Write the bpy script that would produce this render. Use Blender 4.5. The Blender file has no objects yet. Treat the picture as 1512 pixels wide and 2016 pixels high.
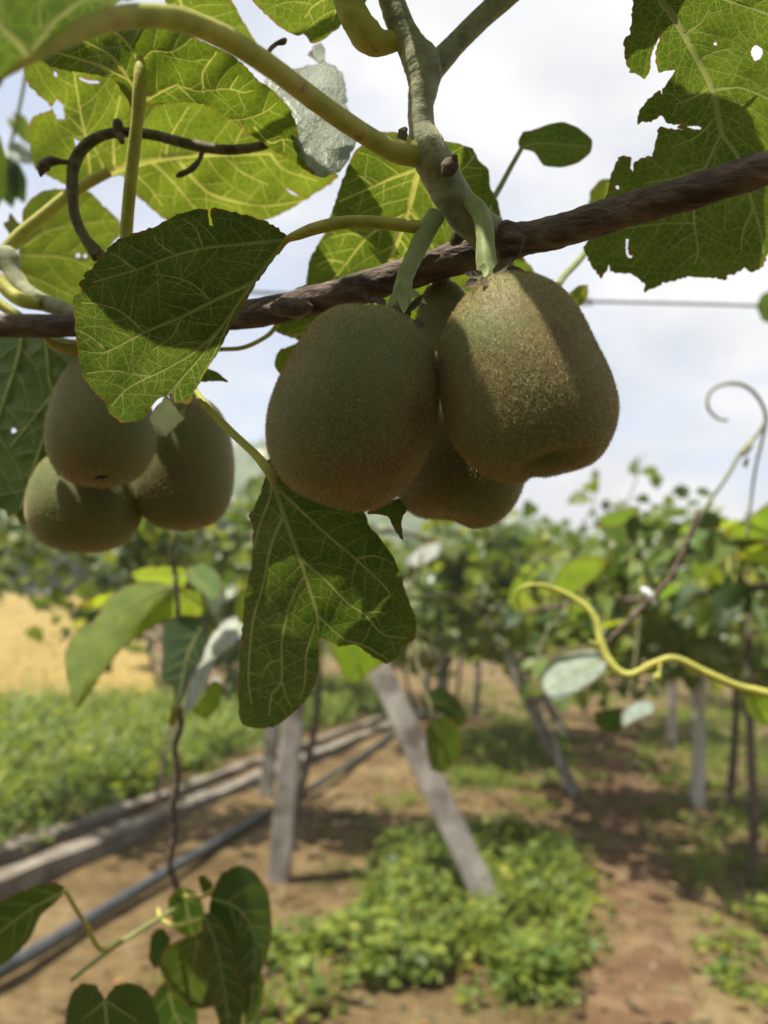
import bpy, bmesh, math, random
import numpy as np
from mathutils import Vector, Matrix
from mathutils.geometry import delaunay_2d_cdt

random.seed(7)
RNG = np.random.default_rng(11)
S = bpy.context.scene
COL = S.collection

# ------------------------------------------------------------------ camera
F = 1512.0                                   # focal length in photo pixels (photo 1512 x 2016)
CAM = np.array([0.0, 0.0, 1.5])
PITCH, ROLL = math.radians(8.7), math.radians(3.4)
FWD = np.array([0.0, math.cos(PITCH), math.sin(PITCH)])
_r0 = np.array([1.0, 0.0, 0.0]); _u0 = np.cross(_r0, FWD)
RIGHT = math.cos(ROLL) * _r0 + math.sin(ROLL) * _u0
UP = -math.sin(ROLL) * _r0 + math.cos(ROLL) * _u0
cd = bpy.data.cameras.new('camera')
cam = bpy.data.objects.new('camera', cd); COL.objects.link(cam)
cam.matrix_world = Matrix(((RIGHT[0], UP[0], -FWD[0], CAM[0]), (RIGHT[1], UP[1], -FWD[1], CAM[1]),
                           (RIGHT[2], UP[2], -FWD[2], CAM[2]), (0, 0, 0, 1)))
cd.sensor_fit = 'HORIZONTAL'; cd.sensor_width = 27.0; cd.lens = 27.0
cd.clip_start = 0.01; cd.clip_end = 3000
cd.dof.use_dof = True; cd.dof.focus_distance = 0.25; cd.dof.aperture_fstop = 9.0
S.camera = cam

# ------------------------------------------------------------------ sky and sun
SUN = np.array([-0.36, -0.18, 0.92]); SUN /= np.linalg.norm(SUN)
elev = math.asin(SUN[2]); azim = math.atan2(SUN[0], SUN[1])       # clockwise from +Y
w = bpy.data.worlds.new('World'); S.world = w; w.use_nodes = True
nt = w.node_tree; nt.nodes.clear()
N, Lk = nt.nodes.new, nt.links.new
sky = N('ShaderNodeTexSky'); sky.sky_type = 'NISHITA'; sky.sun_disc = False
sky.sun_elevation = elev; sky.sun_rotation = azim; sky.altitude = 200; sky.air_density = 1.0; sky.dust_density = 1.5
tc = N('ShaderNodeTexCoord')
sep = N('ShaderNodeSeparateXYZ'); Lk(tc.outputs['Generated'], sep.inputs[0])
mz = N('ShaderNodeMath'); mz.operation = 'MAXIMUM'; Lk(sep.outputs['Z'], mz.inputs[0]); mz.inputs[1].default_value = 0.0
az = N('ShaderNodeMath'); az.operation = 'ADD'; Lk(mz.outputs[0], az.inputs[0]); az.inputs[1].default_value = 0.22
dx = N('ShaderNodeMath'); dx.operation = 'DIVIDE'; Lk(sep.outputs['X'], dx.inputs[0]); Lk(az.outputs[0], dx.inputs[1])
dy = N('ShaderNodeMath'); dy.operation = 'DIVIDE'; Lk(sep.outputs['Y'], dy.inputs[0]); Lk(az.outputs[0], dy.inputs[1])
cmb = N('ShaderNodeCombineXYZ'); Lk(dx.outputs[0], cmb.inputs[0]); Lk(dy.outputs[0], cmb.inputs[1]); cmb.inputs[2].default_value = 6.6
n1 = N('ShaderNodeTexNoise'); n1.inputs['Scale'].default_value = 1.15; n1.inputs['Detail'].default_value = 7; n1.inputs['Roughness'].default_value = 0.58
Lk(cmb.outputs[0], n1.inputs['Vector'])
cr = N('ShaderNodeValToRGB'); cr.color_ramp.elements[0].position = 0.36; cr.color_ramp.elements[1].position = 0.56
cr.color_ramp.elements[0].color = (0.20, 0.20, 0.20, 1); cr.color_ramp.elements[1].color = (0.96, 0.96, 0.96, 1)
Lk(n1.outputs['Fac'], cr.inputs[0])
n2 = N('ShaderNodeTexNoise'); n2.inputs['Scale'].default_value = 2.6; n2.inputs['Detail'].default_value = 5
Lk(cmb.outputs[0], n2.inputs['Vector'])
cc = N('ShaderNodeValToRGB'); cc.color_ramp.elements[0].position = 0.40; cc.color_ramp.elements[1].position = 0.62
cc.color_ramp.elements[0].color = (3.5, 3.62, 3.8, 1); cc.color_ramp.elements[1].color = (4.95, 4.9, 4.75, 1)
Lk(n2.outputs['Fac'], cc.inputs[0])
mx = N('ShaderNodeMix'); mx.data_type = 'RGBA'
Lk(cr.outputs[0], mx.inputs[0]); Lk(sky.outputs[0], mx.inputs[6]); Lk(cc.outputs[0], mx.inputs[7])
bg = N('ShaderNodeBackground'); bg.inputs['Strength'].default_value = 0.10
Lk(mx.outputs[2], bg.inputs['Color'])
wo = N('ShaderNodeOutputWorld'); Lk(bg.outputs[0], wo.inputs[0])

sd = bpy.data.lights.new('sun', 'SUN'); sd.energy = 5.0; sd.angle = math.radians(0.6); sd.color = (1.0, 0.93, 0.80)
so = bpy.data.objects.new('sun', sd); COL.objects.link(so)
so.rotation_mode = 'QUATERNION'; so.rotation_quaternion = Vector(SUN).to_track_quat('Z', 'Y'); so.location = (0, 0, 20)

S.view_settings.view_transform = 'Standard'; S.view_settings.look = 'None'
S.view_settings.exposure = 1.1; S.view_settings.gamma = 1.0; S.view_settings.use_curve_mapping = False
S.render.engine = 'CYCLES'
S.cycles.max_bounces = 8; S.cycles.transparent_max_bounces = 8; S.cycles.diffuse_bounces = 4
S.cycles.transmission_bounces = 5; S.cycles.use_denoising = True

# ------------------------------------------------------------------ pixel helpers
def P(px, py, d):
    """photo pixel + distance along the camera axis -> world point"""
    return CAM + d * ((px - 756.0) / F * RIGHT + (1008.0 - py) / F * UP + FWD)
def ray(px, py):
    v = (px - 756.0) / F * RIGHT + (1008.0 - py) / F * UP + FWD
    return v
def G(px, py, z=0.0):
    """photo pixel -> point on the horizontal plane z"""
    v = ray(px, py); t = (z - CAM[2]) / v[2]
    return CAM + t * v
def at_y(px, py, Y):
    v = ray(px, py); return CAM + v * (Y / v[1])

# ------------------------------------------------------------------ object helpers
def adopt(o, parent):
    if parent is None: return
    o.parent = parent
    if parent.type == 'EMPTY': o.matrix_parent_inverse = Matrix.Translation(-parent.location)
def mesh_obj(name, verts, faces, mat=None, parent=None, smooth=True, uv=None):
    me = bpy.data.meshes.new(name)
    me.from_pydata([tuple(v) for v in verts], [], [tuple(f) for f in faces])
    if smooth: me.polygons.foreach_set('use_smooth', [True] * len(me.polygons))
    if uv is not None:
        ul = me.uv_layers.new(name='uv')
        li = np.empty(len(me.loops), dtype=np.int32); me.loops.foreach_get('vertex_index', li)
        ul.data.foreach_set('uv', np.asarray(uv, dtype=np.float32)[li].ravel())
    if mat: me.materials.append(mat)
    me.update()
    o = bpy.data.objects.new(name, me); COL.objects.link(o)
    adopt(o, parent)
    return o
def fast_mesh(name, V, Fc, mat=None, parent=None, smooth=False):
    """V (n,3), Fc (m,k) numpy"""
    me = bpy.data.meshes.new(name); n, (m, k) = len(V), Fc.shape
    me.vertices.add(n); me.vertices.foreach_set('co', np.asarray(V, dtype=np.float32).ravel())
    me.loops.add(m * k); me.loops.foreach_set('vertex_index', Fc.astype(np.int32).ravel())
    me.polygons.add(m); me.polygons.foreach_set('loop_start', np.arange(0, m * k, k, dtype=np.int32))
    me.polygons.foreach_set('use_smooth', np.full(m, smooth, dtype=bool))
    me.update(calc_edges=True)
    if mat: me.materials.append(mat)
    o = bpy.data.objects.new(name, me); COL.objects.link(o)
    adopt(o, parent)
    return o
def empty(name, loc=(0, 0, 0)):
    o = bpy.data.objects.new(name, None); COL.objects.link(o); o.empty_display_size = 0.05
    o.location = tuple(float(c) for c in loc)
    return o
def tag(o, label, cat, group=None, kind=None):
    if label: o['label'] = label
    if cat: o['category'] = cat
    if group: o['group'] = group
    if kind: o['kind'] = kind
    return o
def structure(o, label=None):
    o['kind'] = 'structure'
    if label: o['label'] = label
    return o
def unit(v):
    v = np.asarray(v, float); return v / (np.linalg.norm(v) + 1e-12)

def spline(pts, n):
    """Catmull-Rom through pts (k, dim) -> n samples"""
    p = np.asarray(pts, float); k = len(p)
    if k == 2:
        t = np.linspace(0, 1, n)[:, None]; return p[0] * (1 - t) + p[1] * t
    q = np.vstack([2 * p[0] - p[1], p, 2 * p[-1] - p[-2]])
    out = []
    for s in np.linspace(0, k - 1, n):
        i = min(int(s), k - 2); t = s - i
        a, b, c, d = q[i], q[i + 1], q[i + 2], q[i + 3]
        out.append(0.5 * (2 * b + (c - a) * t + (2 * a - 5 * b + 4 * c - d) * t * t + (3 * b - a - 3 * c + d) * t ** 3))
    return np.array(out)
def tube_data(pts, rad, sides=10, per=6, bump=0.0, seed=0, smooth=True):
    """pts (k,3), rad (k,) -> verts, faces of a closed tapered tube"""
    pts = np.asarray(pts, float); rad = np.asarray(rad, float)
    if rad.ndim == 0: rad = np.full(len(pts), float(rad))
    n = (len(pts) - 1) * per + 1 if smooth else len(pts)
    q = spline(np.column_stack([pts, rad]), n) if smooth else np.column_stack([pts, rad])
    c, r = q[:, :3], np.maximum(q[:, 3], 1e-5)
    T = np.gradient(c, axis=0); T /= np.linalg.norm(T, axis=1)[:, None] + 1e-12
    a = np.array([0, 0, 1.0]) if abs(T[0][2]) < 0.9 else np.array([1.0, 0, 0])
    U = unit(np.cross(T[0], a)); V = []
    rg = np.random.default_rng(seed); ph = rg.uniform(0, 6.28, 6)
    for i in range(n):
        U = unit(U - T[i] * np.dot(U, T[i])); W = np.cross(T[i], U)
        for j in range(sides):
            an = 2 * math.pi * j / sides
            rr = r[i]
            if bump:
                rr *= 1 + bump * (0.5 * math.sin(2 * an + ph[0] + i * 0.31) + 0.4 * math.sin(3 * an + ph[1] - i * 0.53) + 0.5 * math.sin(i * 0.83 + ph[2]) + 0.35 * math.sin(i * 2.1 + an + ph[3]) + rg.normal() * 0.25)
            V.append(c[i] + rr * (math.cos(an) * U + math.sin(an) * W))
    Fc = []
    for i in range(n - 1):
        for j in range(sides):
            k = (j + 1) % sides
            Fc.append((i * sides + j, i * sides + k, (i + 1) * sides + k, (i + 1) * sides + j))
    V.append(c[0]); V.append(c[-1]); b0, b1 = len(V) - 2, len(V) - 1
    for j in range(sides):
        k = (j + 1) % sides
        Fc.append((b0, k, j)); Fc.append((b1, (n - 1) * sides + j, (n - 1) * sides + k))
    return V, Fc
def tube(name, pts, rad, mat, parent=None, **kw):
    V, Fc = tube_data(pts, rad, **kw)
    return mesh_obj(name, V, Fc, mat, parent)
def pxtube(name, pts, mat, parent=None, **kw):
    """pts: (px, py, depth, width_px)"""
    p = [P(a, b, d) for a, b, d, _ in pts]; r = [0.5 * wd * d / F for a, b, d, wd in pts]
    return tube(name, p, r, mat, parent, **kw)

# ------------------------------------------------------------------ materials
def mat_new(name):
    m = bpy.data.materials.new(name); m.use_nodes = True; m.node_tree.nodes.clear()
    return m, m.node_tree.nodes.new, m.node_tree.links.new
def ramp(N, stops):
    r = N('ShaderNodeValToRGB'); e = r.color_ramp.elements
    while len(e) < len(stops): e.new(0.5)
    for el, (p, c) in zip(e, stops):
        el.position = p; el.color = (*c, 1) if len(c) == 3 else c
    return r
def leaf_mat(name, dark, light, vein, trans, tfac=0.5, rough=0.5, netscale=1.0, spots=0.0, bump=0.25, spec=0.35, island=False, net=0.5):
    m, N, L = mat_new(name)
    tc = N('ShaderNodeTexCoord')
    nz = N('ShaderNodeTexNoise'); nz.inputs['Scale'].default_value = 60 * netscale; nz.inputs['Detail'].default_value = 4
    src = tc.outputs['UV'] if not island else tc.outputs['Object']
    L(src, nz.inputs['Vector'])
    col = ramp(N, [(0.35, dark), (0.68, light)]); L(nz.outputs['Fac'], col.inputs[0])
    out_col = col.outputs[0]; netv = None
    if not island:
        wn = N('ShaderNodeTexNoise'); wn.inputs['Scale'].default_value = 180 * netscale; L(src, wn.inputs['Vector'])
        wm = N('ShaderNodeVectorMath'); wm.operation = 'SCALE'; wm.inputs['Scale'].default_value = 0.0028 / netscale; L(wn.outputs['Color'], wm.inputs[0])
        wa = N('ShaderNodeVectorMath'); wa.operation = 'ADD'; L(src, wa.inputs[0]); L(wm.outputs[0], wa.inputs[1])
        masks = []
        for sc, wd, st in ((290, 0.05, 1.0), (800, 0.08, 0.55)):
            v = N('ShaderNodeTexVoronoi'); v.feature = 'DISTANCE_TO_EDGE'; v.voronoi_dimensions = '2D'
            v.inputs['Scale'].default_value = sc * netscale; L(wa.outputs[0], v.inputs['Vector'])
            mr = N('ShaderNodeMapRange'); mr.interpolation_type = 'SMOOTHSTEP'
            mr.inputs['From Min'].default_value = 0.0; mr.inputs['From Max'].default_value = wd * 1.6
            mr.inputs['To Min'].default_value = st; mr.inputs['To Max'].default_value = 0.0
            L(v.outputs['Distance'], mr.inputs['Value']); masks.append(mr)
        mxm = N('ShaderNodeMath'); mxm.operation = 'MAXIMUM'; L(masks[0].outputs[0], mxm.inputs[0]); L(masks[1].outputs[0], mxm.inputs[1])
        netv = mxm.outputs[0]
        sc_ = N('ShaderNodeMath'); sc_.operation = 'MULTIPLY'; sc_.inputs[1].default_value = net; L(netv, sc_.inputs[0])
        mv = N('ShaderNodeMix'); mv.data_type = 'RGBA'; L(sc_.outputs[0], mv.inputs[0]); L(out_col, mv.inputs[6]); mv.inputs[7].default_value = (*vein, 1)
        out_col = mv.outputs[2]
    oi = N('ShaderNodeObjectInfo')
    tint = N('ShaderNodeMix'); tint.data_type = 'RGBA'; tint.blend_type = 'MULTIPLY'; tint.inputs[0].default_value = 1
    L(out_col, tint.inputs[6]); L(oi.outputs['Color'], tint.inputs[7]); out_col = tint.outputs[2]
    if island:
        ge = N('ShaderNodeNewGeometry')
        rr = ramp(N, [(0.0, (0.4, 0.55, 0.5)), (0.3, (0.75, 0.9, 0.75)), (0.7, (1.05, 1.05, 0.85)), (0.93, (1.25, 1.2, 0.85)), (1.0, (1.7, 1.45, 0.9))])
        L(ge.outputs['Random Per Island'], rr.inputs[0])
        mi = N('ShaderNodeMix'); mi.data_type = 'RGBA'; mi.blend_type = 'MULTIPLY'; mi.inputs[0].default_value = 1
        L(out_col, mi.inputs[6]); L(rr.outputs[0], mi.inputs[7]); out_col = mi.outputs[2]
    if spots > 0:
        sn = N('ShaderNodeTexNoise'); sn.inputs['Scale'].default_value = 95; sn.inputs['Detail'].default_value = 5; sn.inputs['Roughness'].default_value = 0.65
        L(src, sn.inputs['Vector'])
        sr = ramp(N, [(0.70 - 0.06 * spots, (0, 0, 0)), (0.76 - 0.06 * spots, (1, 1, 1))]); L(sn.outputs['Fac'], sr.inputs[0])
        ms = N('ShaderNodeMix'); ms.data_type = 'RGBA'; L(sr.outputs[0], ms.inputs[0]); L(out_col, ms.inputs[6]); ms.inputs[7].default_value = (0.16, 0.09, 0.03, 1)
        out_col = ms.outputs[2]
    if not island:                                  # dry brown rim where the margin is chewed or torn
        at = N('ShaderNodeAttribute'); at.attribute_name = 'margin'
        en = N('ShaderNodeTexNoise'); en.inputs['Scale'].default_value = 260; en.inputs['Detail'].default_value = 4; L(src, en.inputs['Vector'])
        ea = N('ShaderNodeMath'); ea.operation = 'MULTIPLY'; L(at.outputs['Fac'], ea.inputs[0]); L(en.outputs['Fac'], ea.inputs[1])
        er = ramp(N, [(0.30, (0, 0, 0)), (0.50, (0.8, 0.8, 0.8))]); L(ea.outputs[0], er.inputs[0])
        em = N('ShaderNodeMix'); em.data_type = 'RGBA'; L(er.outputs[0], em.inputs[0]); L(out_col, em.inputs[6]); em.inputs[7].default_value = (0.10, 0.055, 0.018, 1)
        out_col = em.outputs[2]
    pb = N('ShaderNodeBsdfPrincipled'); pb.inputs['Roughness'].default_value = rough
    pb.inputs['Specular IOR Level'].default_value = spec
    L(out_col, pb.inputs['Base Color'])
    tb = N('ShaderNodeBsdfTranslucent')
    tm = N('ShaderNodeMix'); tm.data_type = 'RGBA'; tm.blend_type = 'MULTIPLY'; tm.inputs[0].default_value = 1
    L(out_col, tm.inputs[6]); tm.inputs[7].default_value = (*trans, 1); L(tm.outputs[2], tb.inputs['Color'])
    if netv is not None and bump:
        bn = N('ShaderNodeTexNoise'); bn.inputs['Scale'].default_value = 700; L(src, bn.inputs['Vector'])
        ba = N('ShaderNodeMath'); ba.operation = 'MULTIPLY_ADD'; L(netv, ba.inputs[0]); ba.inputs[1].default_value = 0.8; L(bn.outputs['Fac'], ba.inputs[2])
        bp = N('ShaderNodeBump'); bp.inputs['Strength'].default_value = bump; bp.inputs['Distance'].default_value = 0.0006
        L(ba.outputs[0], bp.inputs['Height']); L(bp.outputs[0], pb.inputs['Normal'])
    ms_ = N('ShaderNodeMixShader'); ms_.inputs[0].default_value = tfac
    L(pb.outputs[0], ms_.inputs[1]); L(tb.outputs[0], ms_.inputs[2])
    o = N('ShaderNodeOutputMaterial'); L(ms_.outputs[0], o.inputs[0])
    return m
def solid_mat(name, stops, scale=20, rough=0.7, bump=0.3, dist=0.002, detail=6, coord='Object', stretch=(1, 1, 1), spec=0.3, sheen=0.0, sub=0.0):
    m, N, L = mat_new(name)
    tc = N('ShaderNodeTexCoord'); mp = N('ShaderNodeMapping'); mp.inputs['Scale'].default_value = stretch
    L(tc.outputs[coord], mp.inputs[0])
    n = N('ShaderNodeTexNoise'); n.inputs['Scale'].default_value = scale; n.inputs['Detail'].default_value = detail; n.inputs['Roughness'].default_value = 0.62
    L(mp.outputs[0], n.inputs['Vector'])
    r = ramp(N, stops); L(n.outputs['Fac'], r.inputs[0])
    p = N('ShaderNodeBsdfPrincipled'); p.inputs['Roughness'].default_value = rough; p.inputs['Specular IOR Level'].default_value = spec
    if sheen: p.inputs['Sheen Weight'].default_value = sheen; p.inputs['Sheen Roughness'].default_value = 0.4; p.inputs['Sheen Tint'].default_value = (0.9, 0.75, 0.5, 1)
    L(r.outputs[0], p.inputs['Base Color'])
    if bump:
        n2 = N('ShaderNodeTexNoise'); n2.inputs['Scale'].default_value = scale * 4; n2.inputs['Detail'].default_value = 5; L(mp.outputs[0], n2.inputs['Vector'])
        b = N('ShaderNodeBump'); b.inputs['Strength'].default_value = bump; b.inputs['Distance'].default_value = dist
        L(n2.outputs['Fac'], b.inputs['Height']); L(b.outputs[0], p.inputs['Normal'])
    o = N('ShaderNodeOutputMaterial')
    if sub > 0:
        t = N('ShaderNodeBsdfTranslucent'); L(r.outputs[0], t.inputs[0])
        s = N('ShaderNodeMixShader'); s.inputs[0].default_value = sub; L(p.outputs[0], s.inputs[1]); L(t.outputs[0], s.inputs[2]); L(s.outputs[0], o.inputs[0])
    else:
        L(p.outputs[0], o.inputs[0])
    return m
M = {}
TR = (2.5, 2.2, 0.8)      # light let through a blade is yellower and stronger than what it reflects
M['leaf'] = leaf_mat('leaf_blade', (0.036, 0.064, 0.011), (0.062, 0.098, 0.016), (0.15, 0.18, 0.045), (2.1, 1.9, 0.85), 0.5, 0.5, spots=0.35)
M['leaf_dark'] = leaf_mat('leaf_blade_dark', (0.022, 0.042, 0.012), (0.040, 0.064, 0.017), (0.11, 0.145, 0.042), (2.1, 2.05, 0.8), 0.42, 0.5, spots=0.3)  # darker blade; its tone takes in some of the shade on these leaves
M['leaf_silver'] = leaf_mat('leaf_underside_and_shine', (0.26, 0.29, 0.25), (0.40, 0.42, 0.38), (0.45, 0.47, 0.40), (0.7, 0.8, 0.5), 0.25, 0.48, bump=0.8, spec=0.5, net=0.4)  # pale underside; on some leaves the pale colour stands in for sun shine
M['leaf_mid'] = leaf_mat('leaf_blade_young', (0.07, 0.125, 0.028), (0.12, 0.18, 0.035), (0.22, 0.28, 0.08), (2.2, 2.1, 0.9), 0.48, 0.42, netscale=0.7, spec=0.45)
M['leaf_far'] = leaf_mat('leaf_blade_distant', (0.085, 0.12, 0.035), (0.16, 0.185, 0.055), (0.2, 0.2, 0.1), (1.9, 1.8, 0.9), 0.42, 0.38, netscale=0.03, island=True, spec=0.55)
M['weed'] = leaf_mat('weed_blade', (0.105, 0.15, 0.028), (0.20, 0.235, 0.048), (0.2, 0.2, 0.1), (1.8, 1.7, 0.8), 0.4, 0.5, netscale=0.05, island=True)
M['vein'] = solid_mat('leaf_vein', [(0.3, (0.27, 0.28, 0.055)), (0.7, (0.40, 0.38, 0.08))], 120, 0.5, 0, sub=0.55)
M['vein_dark'] = solid_mat('leaf_vein_dark', [(0.3, (0.16, 0.185, 0.05)), (0.7, (0.25, 0.27, 0.075))], 120, 0.5, 0, sub=0.45)
M['petiole'] = solid_mat('petiole_green', [(0.32, (0.31, 0.34, 0.065)), (0.52, (0.48, 0.47, 0.10)), (0.62, (0.50, 0.45, 0.12)), (0.71, (0.30, 0.18, 0.06))], 110, 0.55, 0.5, 0.0005, sub=0.22, sheen=0.25, spec=0.2)
M['stalk'] = solid_mat('fruit_stalk_green', [(0.3, (0.15, 0.20, 0.06)), (0.7, (0.26, 0.31, 0.10))], 150, 0.55, 0.3, 0.0004, sheen=0.3, sub=0.1)
M['shoot'] = solid_mat('shoot_downy_grey_green', [(0.32, (0.13, 0.15, 0.085)), (0.5, (0.22, 0.24, 0.145)), (0.62, (0.29, 0.30, 0.19)), (0.71, (0.16, 0.11, 0.07))], 170, 0.7, 0.5, 0.0006, sheen=0.5, spec=0.15)
M['tendril'] = solid_mat('old_shoot_brown_green', [(0.34, (0.045, 0.045, 0.02)), (0.5, (0.095, 0.09, 0.038)), (0.64, (0.16, 0.135, 0.07))], 200, 0.7, 0.7, 0.0007, spec=0.2)
M['bark'] = solid_mat('cane_bark', [(0.30, (0.030, 0.020, 0.014)), (0.46, (0.082, 0.055, 0.040)), (0.60, (0.16, 0.115, 0.085)), (0.72, (0.29, 0.24, 0.20))], 130, 0.75, 1.0, 0.0022, stretch=(0.3, 1, 1))
M['scale'] = solid_mat('dry_bud_scale', [(0.3, (0.06, 0.045, 0.028)), (0.7, (0.15, 0.115, 0.07))], 300, 0.8, 0.4, 0.0004)
M['drysepal'] = solid_mat('dry_sepal', [(0.3, (0.045, 0.034, 0.022)), (0.7, (0.15, 0.115, 0.075))], 400, 0.8, 0.4, 0.0003)
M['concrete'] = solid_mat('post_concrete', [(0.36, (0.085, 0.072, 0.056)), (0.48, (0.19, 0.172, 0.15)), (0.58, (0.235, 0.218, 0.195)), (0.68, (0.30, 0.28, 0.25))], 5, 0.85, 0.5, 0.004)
M['concrete_sunlit'] = solid_mat('post_concrete_sunlit', [(0.3, (0.40, 0.385, 0.35)), (0.7, (0.56, 0.545, 0.51))], 12, 0.85, 0.5, 0.003)  # paler copy of the post concrete, sunlight put into the colour
M['kerbconc'] = solid_mat('channel_concrete', [(0.3, (0.10, 0.082, 0.062)), (0.5, (0.17, 0.15, 0.12)), (0.7, (0.25, 0.225, 0.185))], 5, 0.9, 0.6, 0.01)
M['pipe'] = solid_mat('pipe_plastic', [(0.3, (0.028, 0.031, 0.034)), (0.6, (0.055, 0.060, 0.064)), (0.75, (0.12, 0.105, 0.085))], 6, 0.36, 0.1, 0.002, spec=0.5)
M['pipesheen'] = solid_mat('pipe_sheen_blue', [(0.3, (0.05, 0.07, 0.10)), (0.7, (0.09, 0.12, 0.16))], 6, 0.4, 0)
M['wire'] = solid_mat('wire_galvanised', [(0.3, (0.22, 0.24, 0.25)), (0.7, (0.32, 0.34, 0.35))], 40, 0.45, 0.1, 0.0004)
M['trunk'] = solid_mat('vine_trunk_bark', [(0.3, (0.055, 0.042, 0.032)), (0.7, (0.15, 0.115, 0.085))], 25, 0.9, 0.8, 0.006)
M['straw'] = solid_mat('stone_and_litter', [(0.3, (0.15, 0.105, 0.065)), (0.7, (0.31, 0.245, 0.17))], 5, 0.9, 0.3, 0.003)
M['tie'] = solid_mat('white_tie', [(0.3, (0.65, 0.66, 0.68)), (0.7, (0.8, 0.8, 0.8))], 50, 0.5, 0.1, 0.001)

# ------------------------------------------------------------------ leaf builders
def inside(poly, pts):
    poly = np.asarray(poly, float); x, y = pts[:, 0], pts[:, 1]
    res = np.zeros(len(pts), bool); j = len(poly) - 1
    for i in range(len(poly)):
        xi, yi = poly[i]; xj, yj = poly[j]
        c = ((yi > y) != (yj > y)) & (x < (xj - xi) * (y - yi) / (yj - yi + 1e-12) + xi)
        res ^= c; j = i
    return res
def seg_dist(pts, line):
    """distance from pts to a polyline"""
    best = np.full(len(pts), 1e9); line = np.asarray(line, float)
    for a, b in zip(line[:-1], line[1:]):
        ab = b - a; t = np.clip(((pts - a) @ ab) / (ab @ ab + 1e-9), 0, 1)
        best = np.minimum(best, np.linalg.norm(pts - (a + t[:, None] * ab), axis=1))
    return best
def dense_outline(poly, step, jit, rg, teeth=0.0):
    poly = np.asarray(poly, float); out = []
    n = len(poly); cen = poly.mean(0); s_acc = 0.0
    for i in range(n):
        a, b = poly[i], poly[(i + 1) % n]; p0, p3 = poly[i - 1], poly[(i + 2) % n]
        d = np.linalg.norm(b - a); k = max(1, int(round(d / step)))
        sharp = False
        va, vb = unit(a - p0), unit(b - a)
        for q in range(k):
            t = q / k
            m = 0.5 * (2 * a + (b - p0) * t + (2 * p0 - 5 * a + 4 * b - p3) * t * t + (3 * a - p0 - 3 * b + p3) * t ** 3)
            lin = a * (1 - t) + b * t
            pt = 0.5 * m + 0.5 * lin
            nrm = np.array([vb[1], -vb[0]])
            off = rg.normal() * jit
            if teeth:
                ph = (s_acc + t * d) / 13.0
                off += teeth * ((ph % 1.0) - 0.5)
            out.append(pt + nrm * off)
        s_acc += d
    return np.array(out)
def auto_laterals(veins, poly, gap, length, ang, rg, wd=2.0):
    """thin side veins that leave the main ones, curve towards the margin and stop at the next vein"""
    res = []; allv = [spline(v[0], 24) for v in veins]; taken = np.vstack(allv)
    for vi, (pts, w0, w1) in enumerate(veins):
        pl = allv[vi]; seg = np.r_[0, np.cumsum(np.linalg.norm(np.diff(pl, axis=0), axis=1))]
        for sd in (1, -1):
            s = gap * rg.uniform(0.3, 0.9)
            while s < seg[-1] * 0.95:
                i = min(max(np.searchsorted(seg, s), 1), 23); p = pl[i]; t = unit(pl[i] - pl[i - 1])
                a = math.radians(ang + rg.uniform(-8, 8)) * sd; bend = -sd * rg.uniform(0.02, 0.05)
                d = np.array([t[0] * math.cos(a) - t[1] * math.sin(a), t[0] * math.sin(a) + t[1] * math.cos(a)])
                q = p.copy(); path = [p.copy()]; own = np.linalg.norm(taken - p, axis=1) > 26
                for k in range(int(length * 1.5 / 8)):
                    c, s_ = math.cos(bend), math.sin(bend); d = unit(np.array([d[0] * c - d[1] * s_, d[0] * s_ + d[1] * c]) + rg.normal(0, 0.05, 2))
                    q = q + d * 8
                    if not inside(poly, q[None])[0]: break
                    path.append(q.copy())
                    far = np.linalg.norm(taken - q, axis=1)
                    if k > 2 and (far[own] < 8).any(): break
                if len(path) >= 4:
                    pa = np.array(path); res.append((pa[::2] if len(pa) > 6 else pa, wd, wd * 0.45)); taken = np.vstack([taken, pa[2:]])
                s += gap * rg.uniform(0.8, 1.25)
    return res
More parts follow.
